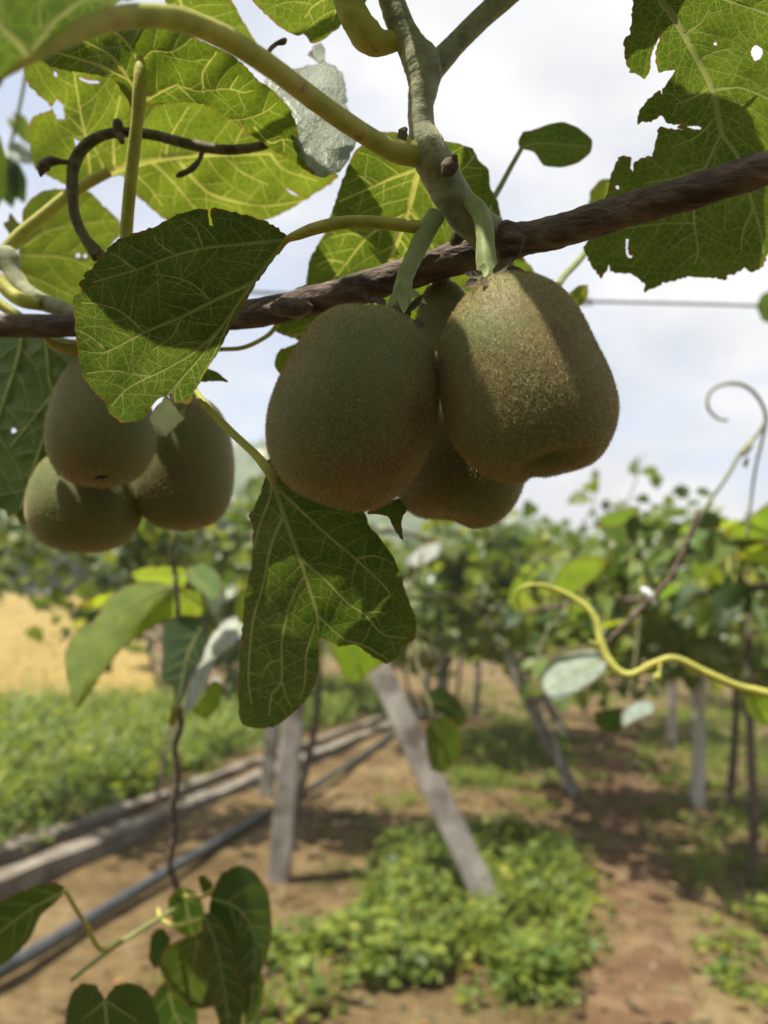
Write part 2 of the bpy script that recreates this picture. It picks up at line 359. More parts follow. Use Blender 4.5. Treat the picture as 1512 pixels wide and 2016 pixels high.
def traced_leaf(name, poly, depth, veins=(), holes=(), mat='leaf', parent=None, label=None, step=7.0, jit=0.8, teeth=0.0, grid=13.0,
                quilt=0.0009, tint=(1, 1, 1), lat=None, seed=0, wave=0.0, veinmat='vein'):
    """a leaf blade whose outline is given in photo pixels; depth(px, py) puts every point at its own distance.
    The veins are raised ribs cut into the same surface (sub-part vein_network)."""
    rg = np.random.default_rng(seed + 100)
    ol = dense_outline(poly, step, jit, rg, teeth)
    hs = [dense_outline(h, max(3.0, step * 0.6), jit * 0.5, rg) for h in holes]
    allv = list(veins)
    if lat: allv += auto_laterals(veins, ol, lat[0], lat[1], lat[2], rg, lat[3])
    ribs = []
    for pts_, w0, w1 in allv:
        q = np.asarray(pts_, float); ln = np.linalg.norm(np.diff(q, axis=0), axis=1).sum()
        n = max(4, int(ln / 8)); q = spline(q, n); ribs.append((q, np.linspace(w0, w1, n) * 0.5))
    lo, hi = ol.min(0), ol.max(0)
    gx, gy = np.meshgrid(np.arange(lo[0], hi[0], grid), np.arange(lo[1], hi[1], grid))
    g = np.column_stack([gx.ravel(), gy.ravel()]) + rg.uniform(-0.3, 0.3, (gx.size, 2)) * grid
    g = g[inside(ol, g)]
    if len(g): g = g[seg_dist(g, np.vstack([ol, ol[:1]])) > grid * 0.45]
    for h in hs:
        if len(g): g = g[~inside(h, g)]; g = g[seg_dist(g, np.vstack([h, h[:1]])) > grid * 0.35]
    for q, h in ribs:
        if len(g): g = g[seg_dist(g, q) > h.max() + 3.0]
    pts = [Vector(p) for p in ol]; edges = [(i, (i + 1) % len(ol)) for i in range(len(ol))]
    for h in hs:
        b = len(pts); pts += [Vector(p) for p in h]; edges += [(b + i, b + (i + 1) % len(h)) for i in range(len(h))]
    for q, h in ribs:
        T = np.gradient(q, axis=0); T /= np.linalg.norm(T, axis=1)[:, None] + 1e-9; Nv = np.column_stack([-T[:, 1], T[:, 0]])
        for side in (q + Nv * h[:, None], q - Nv * h[:, None]):
            b = len(pts); pts += [Vector(p) for p in side]; edges += [(b + i, b + i + 1) for i in range(len(side) - 1)]
        if h[0] > 2.2: pts += [Vector(p) for p in q[1:-1]]
    pts += [Vector(p) for p in g]
    v2, _, f2, *_ = delaunay_2d_cdt(pts, edges, [], 0, 1e-3)
    v2 = np.array([(p.x, p.y) for p in v2]); f2 = np.array([f for f in f2 if len(f) == 3])
    c = v2[f2].mean(1); keep = inside(ol, c)
    for h in hs: keep &= ~inside(h, c)
    f2 = f2[keep]; c = c[keep]
    def rib_field(p):
        """signed closeness to the ribs: 1 on a rib's crest, 0 at its edge, negative outside; and the rib's half width"""
        best = np.full(len(p), -1e9); hw = np.zeros(len(p)); near = np.full(len(p), 1e9)
        for q, h in ribs:
            for k in range(len(q) - 1):
                a, b = q[k], q[k + 1]; hm = 0.5 * (h[k] + h[k + 1])
                m = (np.abs(p[:, 0] - a[0]) < 60) & (np.abs(p[:, 1] - a[1]) < 60)
                if not m.any(): continue
                pm = p[m]; ab = b - a; t = np.clip(((pm - a) @ ab) / (ab @ ab + 1e-9), 0, 1)
                d = np.linalg.norm(pm - (a + t[:, None] * ab), axis=1); s_ = 1 - d / hm
                bm = best[m]; hwm = hw[m]; up = s_ > bm; bm[up] = s_[up]; hwm[up] = hm; best[m] = bm; hw[m] = hwm
                near[m] = np.minimum(near[m], d)
        return best, hw, near
    rf, hw, near = rib_field(v2)
    dd = np.array([depth(x, y) for x, y in v2])
    if wave:
        dd = dd + wave * (np.sin(v2[:, 0] * 0.021 + seed) * np.cos(v2[:, 1] * 0.025 + 1.7 * seed) + 0.5 * np.sin(v2[:, 0] * 0.05 + v2[:, 1] * 0.043 + seed * 2.3))
    if ribs:
        if quilt: dd = dd + quilt * (1 - np.exp(-(near / 15.0) ** 2))
        k = np.clip(rf, 0, 1); dd = dd - hw * dd / F * 0.9 * np.sqrt(np.clip(1 - (1 - k) ** 2, 0, 1)) * (rf > 0)
    V = np.array([P(x, y, d) for (x, y), d in zip(v2, dd)])
    dm = float(np.mean(dd)); uv = v2 * dm / F
    edge = seg_dist(v2, np.vstack([ol, ol[:1]]))
    for h in hs: edge = np.minimum(edge, seg_dist(v2, np.vstack([h, h[:1]])))
    mg = np.clip(1 - edge / 9.0, 0, 1)
    def sub(fsel):
        used = np.unique(fsel); mp = -np.ones(len(v2), int); mp[used] = np.arange(len(used)); return V[used], mp[fsel], uv[used], mg[used]
    isv = rib_field(c)[0] > 0.02 if ribs else np.zeros(len(c), bool)
    a, b, u, e_ = sub(f2[~isv]); o = mesh_obj(name, a, b, M[mat], parent, uv=u); o.color = (*tint, 1)
    o.data.attributes.new('margin', 'FLOAT', 'POINT').data.foreach_set('value', e_.astype(np.float32))
    if label: o['label'] = label
    if isv.any():
        a, b, u, e_ = sub(f2[isv]); vo = mesh_obj('vein_network', a, b, M[veinmat], o, uv=u); vo.color = (*tint, 1)
    return o
def shade_leaf(outline, z0, parent, veins=(), mat='leaf', seed=0, tint=(1, 1, 1), petiole=None, label=None):
    """a roughly level unseen leaf added to cast shade, outline in metres (x, y) at height z0"""
    rg = np.random.default_rng(seed); ol = dense_outline(np.asarray(outline) * 1000, 2.5, 0.35, rg, 0.6) / 1000
    lo, hi = ol.min(0), ol.max(0); gx, gy = np.meshgrid(np.arange(lo[0], hi[0], 0.007), np.arange(lo[1], hi[1], 0.007))
    g = np.column_stack([gx.ravel(), gy.ravel()]) + rg.uniform(-0.002, 0.002, (gx.size, 2)); g = g[inside(ol, g)]; g = g[seg_dist(g, np.vstack([ol, ol[:1]])) > 0.003]
    pts = [Vector(p * 100) for p in ol] + [Vector(p * 100) for p in g]; n = len(ol)
    v2, _, f2, *_ = delaunay_2d_cdt(pts, [(i, (i + 1) % n) for i in range(n)], [], 0, 1e-4)
    v2 = np.array([(p.x, p.y) for p in v2]) / 100; f2 = np.array([f for f in f2 if len(f) == 3]); f2 = f2[inside(ol, v2[f2].mean(1))]
    c = ol.mean(0); zf = lambda q: z0 - 2.2 * ((q - c) ** 2).sum(1) + 0.0025 * np.sin(q[:, 0] * 90 + seed) * np.cos(q[:, 1] * 80)
    o = mesh_obj('leaf', np.column_stack([v2, zf(v2)]), f2, M[mat], parent, uv=v2); o.color = (*tint, 1)
    if label: o['label'] = label
    for pl in veins:
        q = spline(np.asarray(pl, float), 14); tube('vein', np.column_stack([q, zf(q) - 0.0006]), np.linspace(0.0012, 0.0004, 14), M['vein'], o, sides=6, per=1)
    if petiole is not None: tube('petiole', petiole, [0.003] * len(petiole), M['petiole'], o, sides=8)
    return o
def plane(x0, y0, d0, gx=0.0, gy=0.0, kxx=0.0, kyy=0.0, fold=None):
    """depth in metres; slopes in metres per 100 px; fold = (ax, ay, bx, by, k): bends on one side of the line a-b"""
    def f(x, y):
        u, v = (x - x0) / 100, (y - y0) / 100
        d = d0 + gx * u + gy * v + kxx * u * u + kyy * v * v
        if fold:
            ax, ay, bx, by, k = fold
            L = math.hypot(bx - ax, by - ay); s = ((x - ax) * (by - ay) - (y - ay) * (bx - ax)) / L
            if s > 0: d += k * (s / 100) ** 1.3
        return d
    return f

def gen_leaf(name, base, direction, normal, length, width, mat, parent, fold=0.25, droop=0.3, tint=(1, 1, 1), petiole=None, label=None, nu=9, nv=4, seed=0, pr=0.0015):
    """a free-standing ovate leaf: base point, direction of the midrib, upper-side normal; its petiole is a sub-part"""
    rg = np.random.default_rng(seed); base = np.asarray(base, float)
    t = unit(direction); n = unit(np.asarray(normal) - t * np.dot(normal, t)); s = np.cross(n, t)
    V, uv, Fc = [], [], []; us = np.linspace(0, 1, nu); vs = np.linspace(-1, 1, 2 * nv + 1)
    ph = rg.uniform(0, 6.28, 3)
    for u in us:
        wprof = 1.62 * (u + 0.03) ** 0.42 * max(1 - u, 0) ** 0.72
        for v in vs:
            a = abs(v)
            x = u - 0.16 * a ** 2 * (1 - u) ** 2
            y = 0.5 * width / length * wprof * v * (1 + 0.05 * math.sin(9 * u + ph[0] + 3 * v))
            z = fold * abs(y) - droop * u * u * 0.6 + 0.03 * math.sin(7 * u + ph[1]) * a + 0.025 * math.sin(11 * u * a + ph[2])
            V.append(base + length * (x * t + y * s + z * n)); uv.append((x * length, y * length))
    k = 2 * nv + 1
    for i in range(nu - 1):
        for j in range(k - 1):
            Fc.append((i * k + j, i * k + j + 1, (i + 1) * k + j + 1, (i + 1) * k + j))
    o = mesh_obj(name, V, Fc, M[mat], parent, uv=uv); o.color = (*tint, 1)
    if label: o['label'] = label
    mid = [V[i * k + nv] - n * 0.0004 for i in range(nu)]
    tube('midrib', mid, np.linspace(0.011, 0.003, nu) * length, M['vein'], o, sides=5, per=1)
    if petiole is not None:
        p = [np.asarray(q, float) for q in petiole] + [base]
        tube('petiole', p, np.linspace(pr * 1.3, pr, len(p)), M['petiole'], o, sides=6, per=4)
    return o

LEAF_T = np.array([[0, 0, 0], [0.36, 0, -0.01], [0.72, 0, -0.07], [1, 0, -0.18],
                   [-0.02, 0.27, 0.05], [0.36, 0.45, 0.07], [0.74, 0.26, 0.0],
                   [-0.02, -0.27, 0.05], [0.36, -0.45, 0.07], [0.74, -0.26, 0.0]])
LEAF_Q = np.array([[0, 1, 5, 4], [1, 2, 6, 5], [2, 3, 6, 6], [0, 7, 8, 1], [1, 8, 9, 2], [2, 9, 3, 3]])
LEAF_TRI = np.array([[0, 1, 5], [0, 5, 4], [1, 2, 6], [1, 6, 5], [2, 3, 6], [0, 7, 8], [0, 8, 1], [1, 8, 9], [1, 9, 2], [2, 9, 3]])
def scatter(name, C, T, Nn, size, mat, parent=None, aspect=1.0, template=LEAF_T, tri=LEAF_TRI):
    """one mesh of many leaves: centres C (n,3), midrib directions T, normals Nn, lengths size (n,)"""
    T = T / (np.linalg.norm(T, axis=1)[:, None] + 1e-9)
    Nn = Nn - T * (Nn * T).sum(1)[:, None]; Nn = Nn / (np.linalg.norm(Nn, axis=1)[:, None] + 1e-9)
    Sd = np.cross(Nn, T); n = len(C); k = len(template)
    t = template
    V = C[:, None, :] + size[:, None, None] * (t[None, :, 0, None] * T[:, None, :] + aspect * t[None, :, 1, None] * Sd[:, None, :] + t[None, :, 2, None] * Nn[:, None, :])
    Fc = tri[None] + (np.arange(n) * k)[:, None, None]
    return fast_mesh(name, V.reshape(-1, 3), Fc.reshape(-1, 3), mat, parent)

# ------------------------------------------------------------------ kiwi builder
def kiwi(label, Lp, Rp, d, dz=0.95, hairs=16000, hair_len=(0.0008, 0.0020), group=None, lean=0.0, dents=(), stalk=None, scar=None, seed=0, mat='kiwi', hairmat='hair', rings=46, seg=56, lump=0.012, sepals=None):
    """left and right silhouette curves in photo pixels from the stalk end to the blossom end; every ring spans both"""
    rg = np.random.default_rng(seed + 5)
    t = np.linspace(0, 1, rings); t = 0.5 - 0.5 * np.cos(math.pi * t)
    Lc = spline(Lp, 400); Rc = spline(Rp, 400)
    def arc(c):
        s = np.r_[0, np.cumsum(np.linalg.norm(np.diff(c, axis=0), axis=1))]; return s / s[-1]
    la, ra = arc(Lc), arc(Rc)
    V = []; ph = rg.uniform(0, 6.28, 5)
    for i, tt in enumerate(t):
        l = np.array([np.interp(tt, la, Lc[:, k]) for k in (0, 1)]); r = np.array([np.interp(tt, ra, Rc[:, k]) for k in (0, 1)])
        dd = d + lean * (tt - 0.5)
        l3, r3 = P(l[0], l[1], dd), P(r[0], r[1], dd); c = 0.5 * (l3 + r3); h = 0.5 * (r3 - l3); rad = np.linalg.norm(h)
        for j in range(seg):
            a = 2 * math.pi * j / seg
            k = 1 + lump * (math.sin(2 * a + ph[0] + 2.3 * tt) + 0.6 * math.sin(3 * a + ph[1] - 3 * tt)) * math.sin(math.pi * tt) * abs(math.sin(a))
            V.append(c + k * (math.cos(a) * h - math.sin(a) * FWD * rad * dz))
    V = np.array(V); Fc = []
    for i in range(rings - 1):
        for j in range(seg):
            k = (j + 1) % seg
            Fc.append((i * seg + j, (i + 1) * seg + j, (i + 1) * seg + k, i * seg + k))
    Fc = np.array(Fc)
    cen = V.mean(0)
    for (px, py, sx, sy, ang, amt) in dents:           # dents given on the camera side of the fruit
        q = V - CAM; dep = q @ FWD; X = 756 + F * (q @ RIGHT) / dep; Y = 1008 - F * (q @ UP) / dep
        ca, sa = math.cos(ang), math.sin(ang); u = ((X - px) * ca + (Y - py) * sa) / sx; v = (-(X - px) * sa + (Y - py) * ca) / sy
        w_ = np.exp(-(u * u + v * v)) * (dep < d + 0.006)
        V = V + (cen - V) / np.linalg.norm(cen - V, axis=1)[:, None] * (amt * w_)[:, None]
    top = V[:seg].mean(0); bot = V[-seg:].mean(0)
    root = empty('kiwi_fruit', bot)
    tag(root, label, 'kiwi', group)
    body = mesh_obj('fruit_body', V, Fc, M[mat], root)
    # hairs: tapered two-joint strips rooted on the skin
    vn = np.zeros_like(V); a_, b_, c_ = V[Fc[:, 0]], V[Fc[:, 1]], V[Fc[:, 2]]; d_ = V[Fc[:, 3]]
    fnr = np.cross(c_ - a_, d_ - b_); ar = np.linalg.norm(fnr, axis=1) * 0.5
    fc = V[Fc].mean(1); sgn = np.sign(((fc - cen) * fnr).sum(1)); fnr = fnr / (np.linalg.norm(fnr, axis=1)[:, None] + 1e-12) * sgn[:, None]
    idx = rg.choice(len(Fc), hairs, p=ar / ar.sum()); u_, v_ = rg.random(hairs), rg.random(hairs); uvw = np.column_stack([(1 - u_) * (1 - v_), u_ * (1 - v_), u_ * v_, (1 - u_) * v_])
    p0 = (V[Fc[idx]] * uvw[:, :, None]).sum(1); nn = fnr[idx]
    rt = rg.normal(size=(hairs, 3)); rt -= nn * (rt * nn).sum(1)[:, None]; rt /= np.linalg.norm(rt, axis=1)[:, None]
    ln = rg.uniform(*hair_len, hairs)[:, None]; down = np.array([0, 0, -0.35])
    d1 = nn * 0.75 + rt * 0.75 + down * 0.5; d1 /= np.linalg.norm(d1, axis=1)[:, None]
    rt2 = rg.normal(size=(hairs, 3)); d2 = nn * 0.15 + rt * 0.8 + rt2 * 0.45 + down; d2 /= np.linalg.norm(d2, axis=1)[:, None]
    p1 = p0 + d1 * ln * 0.5; p2 = p1 + d2 * ln * 0.5
    sdv = np.cross(d1, p0 - CAM); sdv /= np.linalg.norm(sdv, axis=1)[:, None]; wd = (rg.uniform(0.000016, 0.00004, hairs)[:, None])
    HV = np.stack([p0 - nn * 0.0001 - sdv * wd, p0 - nn * 0.0001 + sdv * wd, p1 + sdv * wd * 0.8, p1 - sdv * wd * 0.8, p2], 1).reshape(-1, 3)
    b = (np.arange(hairs) * 5)[:, None]
    HF = np.stack([b + [0, 1, 2], b + [0, 2, 3], b + [3, 2, 4]], 1).reshape(-1, 3)
    ho = fast_mesh('fuzz', HV, HF, M[hairmat], body); ho['kind'] = 'stuff'
    if stalk: pxtube('stalk', stalk, M['stalk'], root, sides=12, bump=0.05, seed=seed)
    def bract(name, base, direction, nrm, L, W, mat, curl=0.4):
        t_ = unit(direction); n_ = unit(nrm - t_ * np.dot(nrm, t_)); s_ = np.cross(n_, t_); vv, ff = [], []
        for i in range(5):
            u = i / 4; ww = W * (math.sin(math.pi * (0.15 + 0.85 * u)) ** 0.8 if i < 4 else 0.03)
            for k in (-1, 0, 1): vv.append(np.asarray(base) + t_ * L * u + s_ * k * ww * 0.5 + n_ * (curl * L * u * u + (0.2 * ww if k else 0)))
        for i in range(4):
            for k in range(2): ff.append((i * 3 + k, i * 3 + k + 1, i * 3 + k + 4, i * 3 + k + 3))
        return mesh_obj(name, vv, ff, M[mat], root)
    for (px, py, dd, vx, vy, vd, L, W, mt) in (sepals or ()):
        bract('sepal', P(px, py, dd), vx * RIGHT - vy * UP + vd * FWD, -FWD + 0.3 * UP, L, W, mt)
    if scar:                                            # withered flower remains at the blossom end
        px, py, dd, r, squash = scar; vv, ff = [], []
        c0 = P(px, py, dd)
        for k in range(9):
            a = 2 * math.pi * k / 9 + rg.uniform(-0.2, 0.2); rr = r * rg.uniform(0.4, 1.1)
            dr = math.cos(a) * RIGHT + math.sin(a) * squash * UP; sd = -math.sin(a) * RIGHT + math.cos(a) * squash * UP
            b = len(vv); vv += [c0 + sd * r * 0.22, c0 - sd * r * 0.22, c0 + dr * rr - FWD * r * 0.5 - sd * r * 0.1, c0 + dr * rr - FWD * r * 0.6 + sd * r * 0.1]
            ff.append((b, b + 1, b + 2, b + 3))
        mesh_obj('blossom_scar', vv, ff, M['drysepal'], root)
    return root
def fuzz_on(o, n, ln=(0.0004, 0.0010), seed=0, mat='down'):
    """short pale down on a stem (sub-part of it, or of its thing)"""
    rg = np.random.default_rng(seed); me = o.data
    fc = np.array([p.center for p in me.polygons]); fn = np.array([p.normal for p in me.polygons]); ar = np.array([p.area for p in me.polygons])
    idx = rg.choice(len(fc), n, p=ar / ar.sum()); vs = [me.polygons[i].vertices for i in idx]
    co = np.empty(len(me.vertices) * 3); me.vertices.foreach_get('co', co); co = co.reshape(-1, 3)
    p0 = np.array([rg.dirichlet(np.ones(len(v))) @ co[list(v)] for v in vs]); nn = fn[idx]
    d1 = nn + rg.normal(0, 0.45, (n, 3)); d1 /= np.linalg.norm(d1, axis=1)[:, None]; L_ = rg.uniform(*ln, n)[:, None]
    sd = np.cross(d1, rg.normal(size=(n, 3))); sd /= np.linalg.norm(sd, axis=1)[:, None]; w_ = 0.00002
    HV = np.stack([p0 - nn * 0.0001 - sd * w_, p0 - nn * 0.0001 + sd * w_, p0 + d1 * L_], 1).reshape(-1, 3)
    h = fast_mesh('down', HV, np.arange(n * 3).reshape(-1, 3), M[mat], o); h['kind'] = 'stuff'
def kiwi_materials():
    m, N, L = mat_new('kiwi_skin')
    tc = N('ShaderNodeTexCoord'); n = N('ShaderNodeTexNoise'); n.inputs['Scale'].default_value = 34; n.inputs['Detail'].default_value = 5
    L(tc.outputs['Object'], n.inputs['Vector'])
    r = ramp(N, [(0.30, (0.11, 0.15, 0.046)), (0.48, (0.145, 0.168, 0.058)), (0.62, (0.19, 0.155, 0.065)), (0.72, (0.14, 0.09, 0.04))]); L(n.outputs['Fac'], r.inputs[0])
    f = N('ShaderNodeTexNoise'); f.inputs['Scale'].default_value = 1500; f.inputs['Detail'].default_value = 3; L(tc.outputs['Object'], f.inputs['Vector'])
    fr = ramp(N, [(0.35, (0.75, 0.75, 0.75)), (0.65, (1.15, 1.12, 1.05))]); L(f.outputs['Fac'], fr.inputs[0])
    mm = N('ShaderNodeMix'); mm.data_type = 'RGBA'; mm.blend_type = 'MULTIPLY'; mm.inputs[0].default_value = 1; L(r.outputs[0], mm.inputs[6]); L(fr.outputs[0], mm.inputs[7])
    p = N('ShaderNodeBsdfPrincipled'); p.inputs['Roughness'].default_value = 0.6; p.inputs['Specular IOR Level'].default_value = 0.25
    p.inputs['Sheen Weight'].default_value = 0.35; p.inputs['Sheen Roughness'].default_value = 0.35; p.inputs['Sheen Tint'].default_value = (0.85, 0.7, 0.5, 1)
    L(mm.outputs[2], p.inputs['Base Color'])
    b = N('ShaderNodeBump'); b.inputs['Strength'].default_value = 0.5; b.inputs['Distance'].default_value = 0.0004; L(f.outputs['Fac'], b.inputs['Height']); L(b.outputs[0], p.inputs['Normal'])
    o = N('ShaderNodeOutputMaterial'); L(p.outputs[0], o.inputs[0]); M['kiwi'] = m
    m, N, L = mat_new('kiwi_fuzz')
    ge = N('ShaderNodeNewGeometry'); r = ramp(N, [(0.0, (0.22, 0.165, 0.066)), (0.6, (0.43, 0.335, 0.15)), (0.92, (0.66, 0.53, 0.29)), (1.0, (0.95, 0.84, 0.58))]); L(ge.outputs['Random Per Island'], r.inputs[0])
    p = N('ShaderNodeBsdfPrincipled'); p.inputs['Roughness'].default_value = 0.3; p.inputs['Specular IOR Level'].default_value = 0.7; L(r.outputs[0], p.inputs['Base Color'])
    t = N('ShaderNodeBsdfTranslucent'); L(r.outputs[0], t.inputs[0]); s = N('ShaderNodeMixShader'); s.inputs[0].default_value = 0.5
    L(p.outputs[0], s.inputs[1]); L(t.outputs[0], s.inputs[2]); o = N('ShaderNodeOutputMaterial'); L(s.outputs[0], o.inputs[0]); M['hair'] = m
    M['down'] = solid_mat('stem_down', [(0.3, (0.5, 0.5, 0.38)), (0.7, (0.65, 0.63, 0.5))], 50, 0.5, 0, sub=0.5)
kiwi_materials()

# ------------------------------------------------------------------ ground, field, hill
def ground_mat():
    m, N, L = mat_new('bare_soil')
    tc = N('ShaderNodeTexCoord')
    a = N('ShaderNodeTexNoise'); a.inputs['Scale'].default_value = 0.9; a.inputs['Detail'].default_value = 8; a.inputs['Roughness'].default_value = 0.65; L(tc.outputs['Object'], a.inputs['Vector'])
    b = N('ShaderNodeTexNoise'); b.inputs['Scale'].default_value = 14; b.inputs['Detail'].default_value = 6; b.inputs['Roughness'].default_value = 0.7; L(tc.outputs['Object'], b.inputs['Vector'])
    r = ramp(N, [(0.30, (0.080, 0.052, 0.024)), (0.5, (0.170, 0.118, 0.056)), (0.68, (0.27, 0.205, 0.108))]); L(a.outputs['Fac'], r.inputs[0])
    r2 = ramp(N, [(0.3, (0.55, 0.53, 0.5)), (0.6, (1.05, 1.05, 1.05)), (0.75, (1.35, 1.35, 1.35))]); L(b.outputs['Fac'], r2.inputs[0])
    mm = N('ShaderNodeMix'); mm.data_type = 'RGBA'; mm.blend_type = 'MULTIPLY'; mm.inputs[0].default_value = 1; L(r.outputs[0], mm.inputs[6]); L(r2.outputs[0], mm.inputs[7])
    p = N('ShaderNodeBsdfPrincipled'); p.inputs['Roughness'].default_value = 0.95; p.inputs['Specular IOR Level'].default_value = 0.1
    L(mm.outputs[2], p.inputs['Base Color'])
    bp = N('ShaderNodeBump'); bp.inputs['Strength'].default_value = 0.9; bp.inputs['Distance'].default_value = 0.05; L(b.outputs['Fac'], bp.inputs['Height']); L(bp.outputs[0], p.inputs['Normal'])
    o = N('ShaderNodeOutputMaterial'); L(p.outputs[0], o.inputs[0]); return m
def veg_mat(name, stops, scale, bump=0.8, dist=0.3, stretch=(1, 1, 1)):
    return solid_mat(name, stops, scale, 0.9, bump, dist, 8, stretch=stretch, spec=0.15)
M['soil'] = ground_mat()
M['field'] = veg_mat('ripe_field', [(0.3, (0.235, 0.165, 0.05)), (0.55, (0.29, 0.215, 0.066)), (0.75, (0.34, 0.262, 0.09))], 1.2, 0.6, 0.15, (0.5, 1.6, 1))
M['hill'] = veg_mat('wooded_hill', [(0.3, (0.045, 0.075, 0.03)), (0.5, (0.08, 0.12, 0.04)), (0.7, (0.13, 0.17, 0.06))], 0.12, 1.0, 3.0)
ROW = np.array([0.225, 0.974, 0.0]); ROWN = np.array([0.974, -0.225, 0.0])

def hgt(x, y):
    """gentle relief of the soil near the vines"""
    n = 0.018 * math.sin(3.1 * x + 0.7 * y) + 0.014 * math.sin(1.3 * x - 2.7 * y + 1) + 0.009 * math.sin(7.3 * x + 4.1 * y) + 0.007 * math.sin(-5.2 * x + 8.7 * y)
    s = x * ROWN[0] + y * ROWN[1]
    return n * max(0.0, min(1.0, (26 - math.hypot(x, y)) / 10))
def build_ground():
    # one sheet: fine near the camera, coarse to the horizon
    R = [0.0] + [0.35 * 1.055 ** k for k in range(165)]
    nA = 150; V = [(0, 0, 0)]; Fc = []
    for r in R[1:]:
        for j in range(nA):
            a = 2 * math.pi * j / nA; x, y = r * math.sin(a), r * math.cos(a)
            V.append((x, y, hgt(x, y)))
    for j in range(nA): Fc.append((0, 1 + (j + 1) % nA, 1 + j))
    for i in range(len(R) - 2):
        for j in range(nA):
            k = (j + 1) % nA; b0, b1 = 1 + i * nA, 1 + (i + 1) * nA
            Fc.append((b0 + j, b0 + k, b1 + k, b1 + j))
    g = mesh_obj('ground', V, Fc, M['soil']); structure(g)
build_ground()
# the field rises gently behind the weedy bank on the left
def build_field():
    V, Fc = [], []; nx, ny = 40, 30
    for j in range(ny + 1):
        t = j / ny; y = 12.0 + 40 * t
        for i in range(nx + 1):
            xr = -3.2 - 0.325 * (y - 12); x = xr - 30 * (1 - i / nx)
            z = 0.03 + 2.6 * t ** 1.05 + 0.05 * math.sin(x * 1.7 + y * 0.6)
            V.append((x, y, z))
    for j in range(ny):
        for i in range(nx):
            a = j * (nx + 1) + i; Fc.append((a, a + 1, a + nx + 2, a + nx + 1))
    structure(mesh_obj('field', V, Fc, M['field']))
build_field()
def build_hill(name, px0, px1, Y, prof, depth, mat):
    """ridge whose skyline passes the given photo heights"""
    V, Fc = [], []; nx, ny = 160, 14; rg = np.random.default_rng(3)
    xs = np.linspace(px0, px1, nx); top = np.interp(xs, [p[0] for p in prof], [p[1] for p in prof])
    for j in range(ny + 1):
        t = j / ny
        for i in range(nx):
            p = at_y(xs[i], top[i], Y + depth)
            z = p[2] * math.sin(t * math.pi / 2) ** 0.9
            k = (Y + depth * t) / (Y + depth)
            z += t * Y * 0.012 * (math.sin(i * 0.9 + j) + math.sin(i * 2.3 - j * 1.7) * 0.6 + rg.normal() * 0.5)
            V.append((p[0] * k, p[1] * k, z - 0.5))
    for j in range(ny):
        for i in range(nx - 1):
            a = j * nx + i; Fc.append((a, a + 1, a + nx + 1, a + nx))
    structure(mesh_obj(name, V, Fc, mat))
build_hill('hill', 300, 2300, 140, [(300, 880), (600, 880), (800, 935), (1000, 1010), (1100, 1042), (1250, 1085), (1600, 1110), (2300, 1120)], 60, M['hill'])
build_hill('hill', -900, 700, 170, [(-900, 960), (0, 985), (250, 1000), (450, 960), (700, 930)], 60, M['hill'])

# trodden soil path between the rows, darker and redder than the open soil
def build_path():
    Lp = np.array([G(*p)[:2] for p in [(1090, 2150), (1128, 2016), (1148, 1850), (1158, 1700), (1160, 1600), (1156, 1500), (1150, 1420), (1146, 1370)]]); Rp = np.array([G(*p)[:2] for p in [(1450, 2150), (1398, 2016), (1352, 1850), (1312, 1700), (1290, 1600), (1258, 1500), (1222, 1420), (1196, 1370)]])
    a, b = spline(Lp, 60), spline(Rp, 60); V, Fc = [], []; rg = np.random.default_rng(4); k = 9
    for i in range(60):
        for j in range(k):
            t = j / (k - 1) + (rg.normal() * 0.05 if j in (0, k - 1) else 0); p = a[i] * (1 - t) + b[i] * t
            V.append((p[0], p[1], hgt(p[0], p[1]) + 0.006 - (0.03 if j in (0, k - 1) else 0) + (rg.normal() * 0.006 if 0 < j < k - 1 else 0)))
    for i in range(59):
        for j in range(k - 1): Fc.append((i * k + j, i * k + j + 1, (i + 1) * k + j + 1, (i + 1) * k + j))
    structure(mesh_obj('path', V, Fc, M['pathsoil']))
M['pathsoil'] = solid_mat('trodden_soil', [(0.3, (0.065, 0.038, 0.020)), (0.5, (0.125, 0.076, 0.042)), (0.72, (0.22, 0.15, 0.088))], 3.5, 0.95, 1.0, 0.03, 9, spec=0.1)
build_path()
# ------------------------------------------------------------------ concrete channel edge and water pipe
def prism_along(name, pts, prof, mat, parent=None, jit=0.0, seed=0):
    """sweep a closed profile [(offset, height)] along ground points"""
    rg = np.random.default_rng(seed); pts = np.asarray(pts, float); V, Fc = [], []; k = len(prof); n = len(pts)
    T = np.gradient(pts, axis=0)
    for i in range(n):
        t = unit(T[i]); s = np.array([t[1], -t[0], 0])
        for (a, h) in prof: V.append(pts[i] + s * (a + rg.normal() * jit) + np.array([0, 0, h + rg.normal() * jit]))
    for i in range(n - 1):
        for j in range(k):
            m = (j + 1) % k; Fc.append((i * k + j, (i + 1) * k + j, (i + 1) * k + m, i * k + m))
    Fc.append(tuple(range(k))); Fc.append(tuple(range((n - 1) * k, n * k))[::-1])
    return mesh_obj(name, V, Fc, mat, parent, smooth=False)
k0, k1 = G(-260, 1862), G(770, 1432); kp = [k0 + (k1 - k0) * t for t in np.linspace(0, 1.25, 46)]
ch = empty('irrigation_channel', kp[4]); tag(ch, 'weathered concrete irrigation channel edge running between the weeds and the bare soil', 'channel')
prism_along('channel_wall', kp, [(0.07, -0.05), (0.065, 0.085), (-0.05, 0.095), (-0.06, -0.05)], M['kerbconc'], ch, 0.008, 1)
prism_along('channel_wall', [p + np.array([-0.34, 0.13, 0]) for p in kp], [(0.05, -0.05), (0.045, 0.075), (-0.04, 0.08), (-0.05, -0.05)], M['kerbconc'], ch, 0.008, 2)
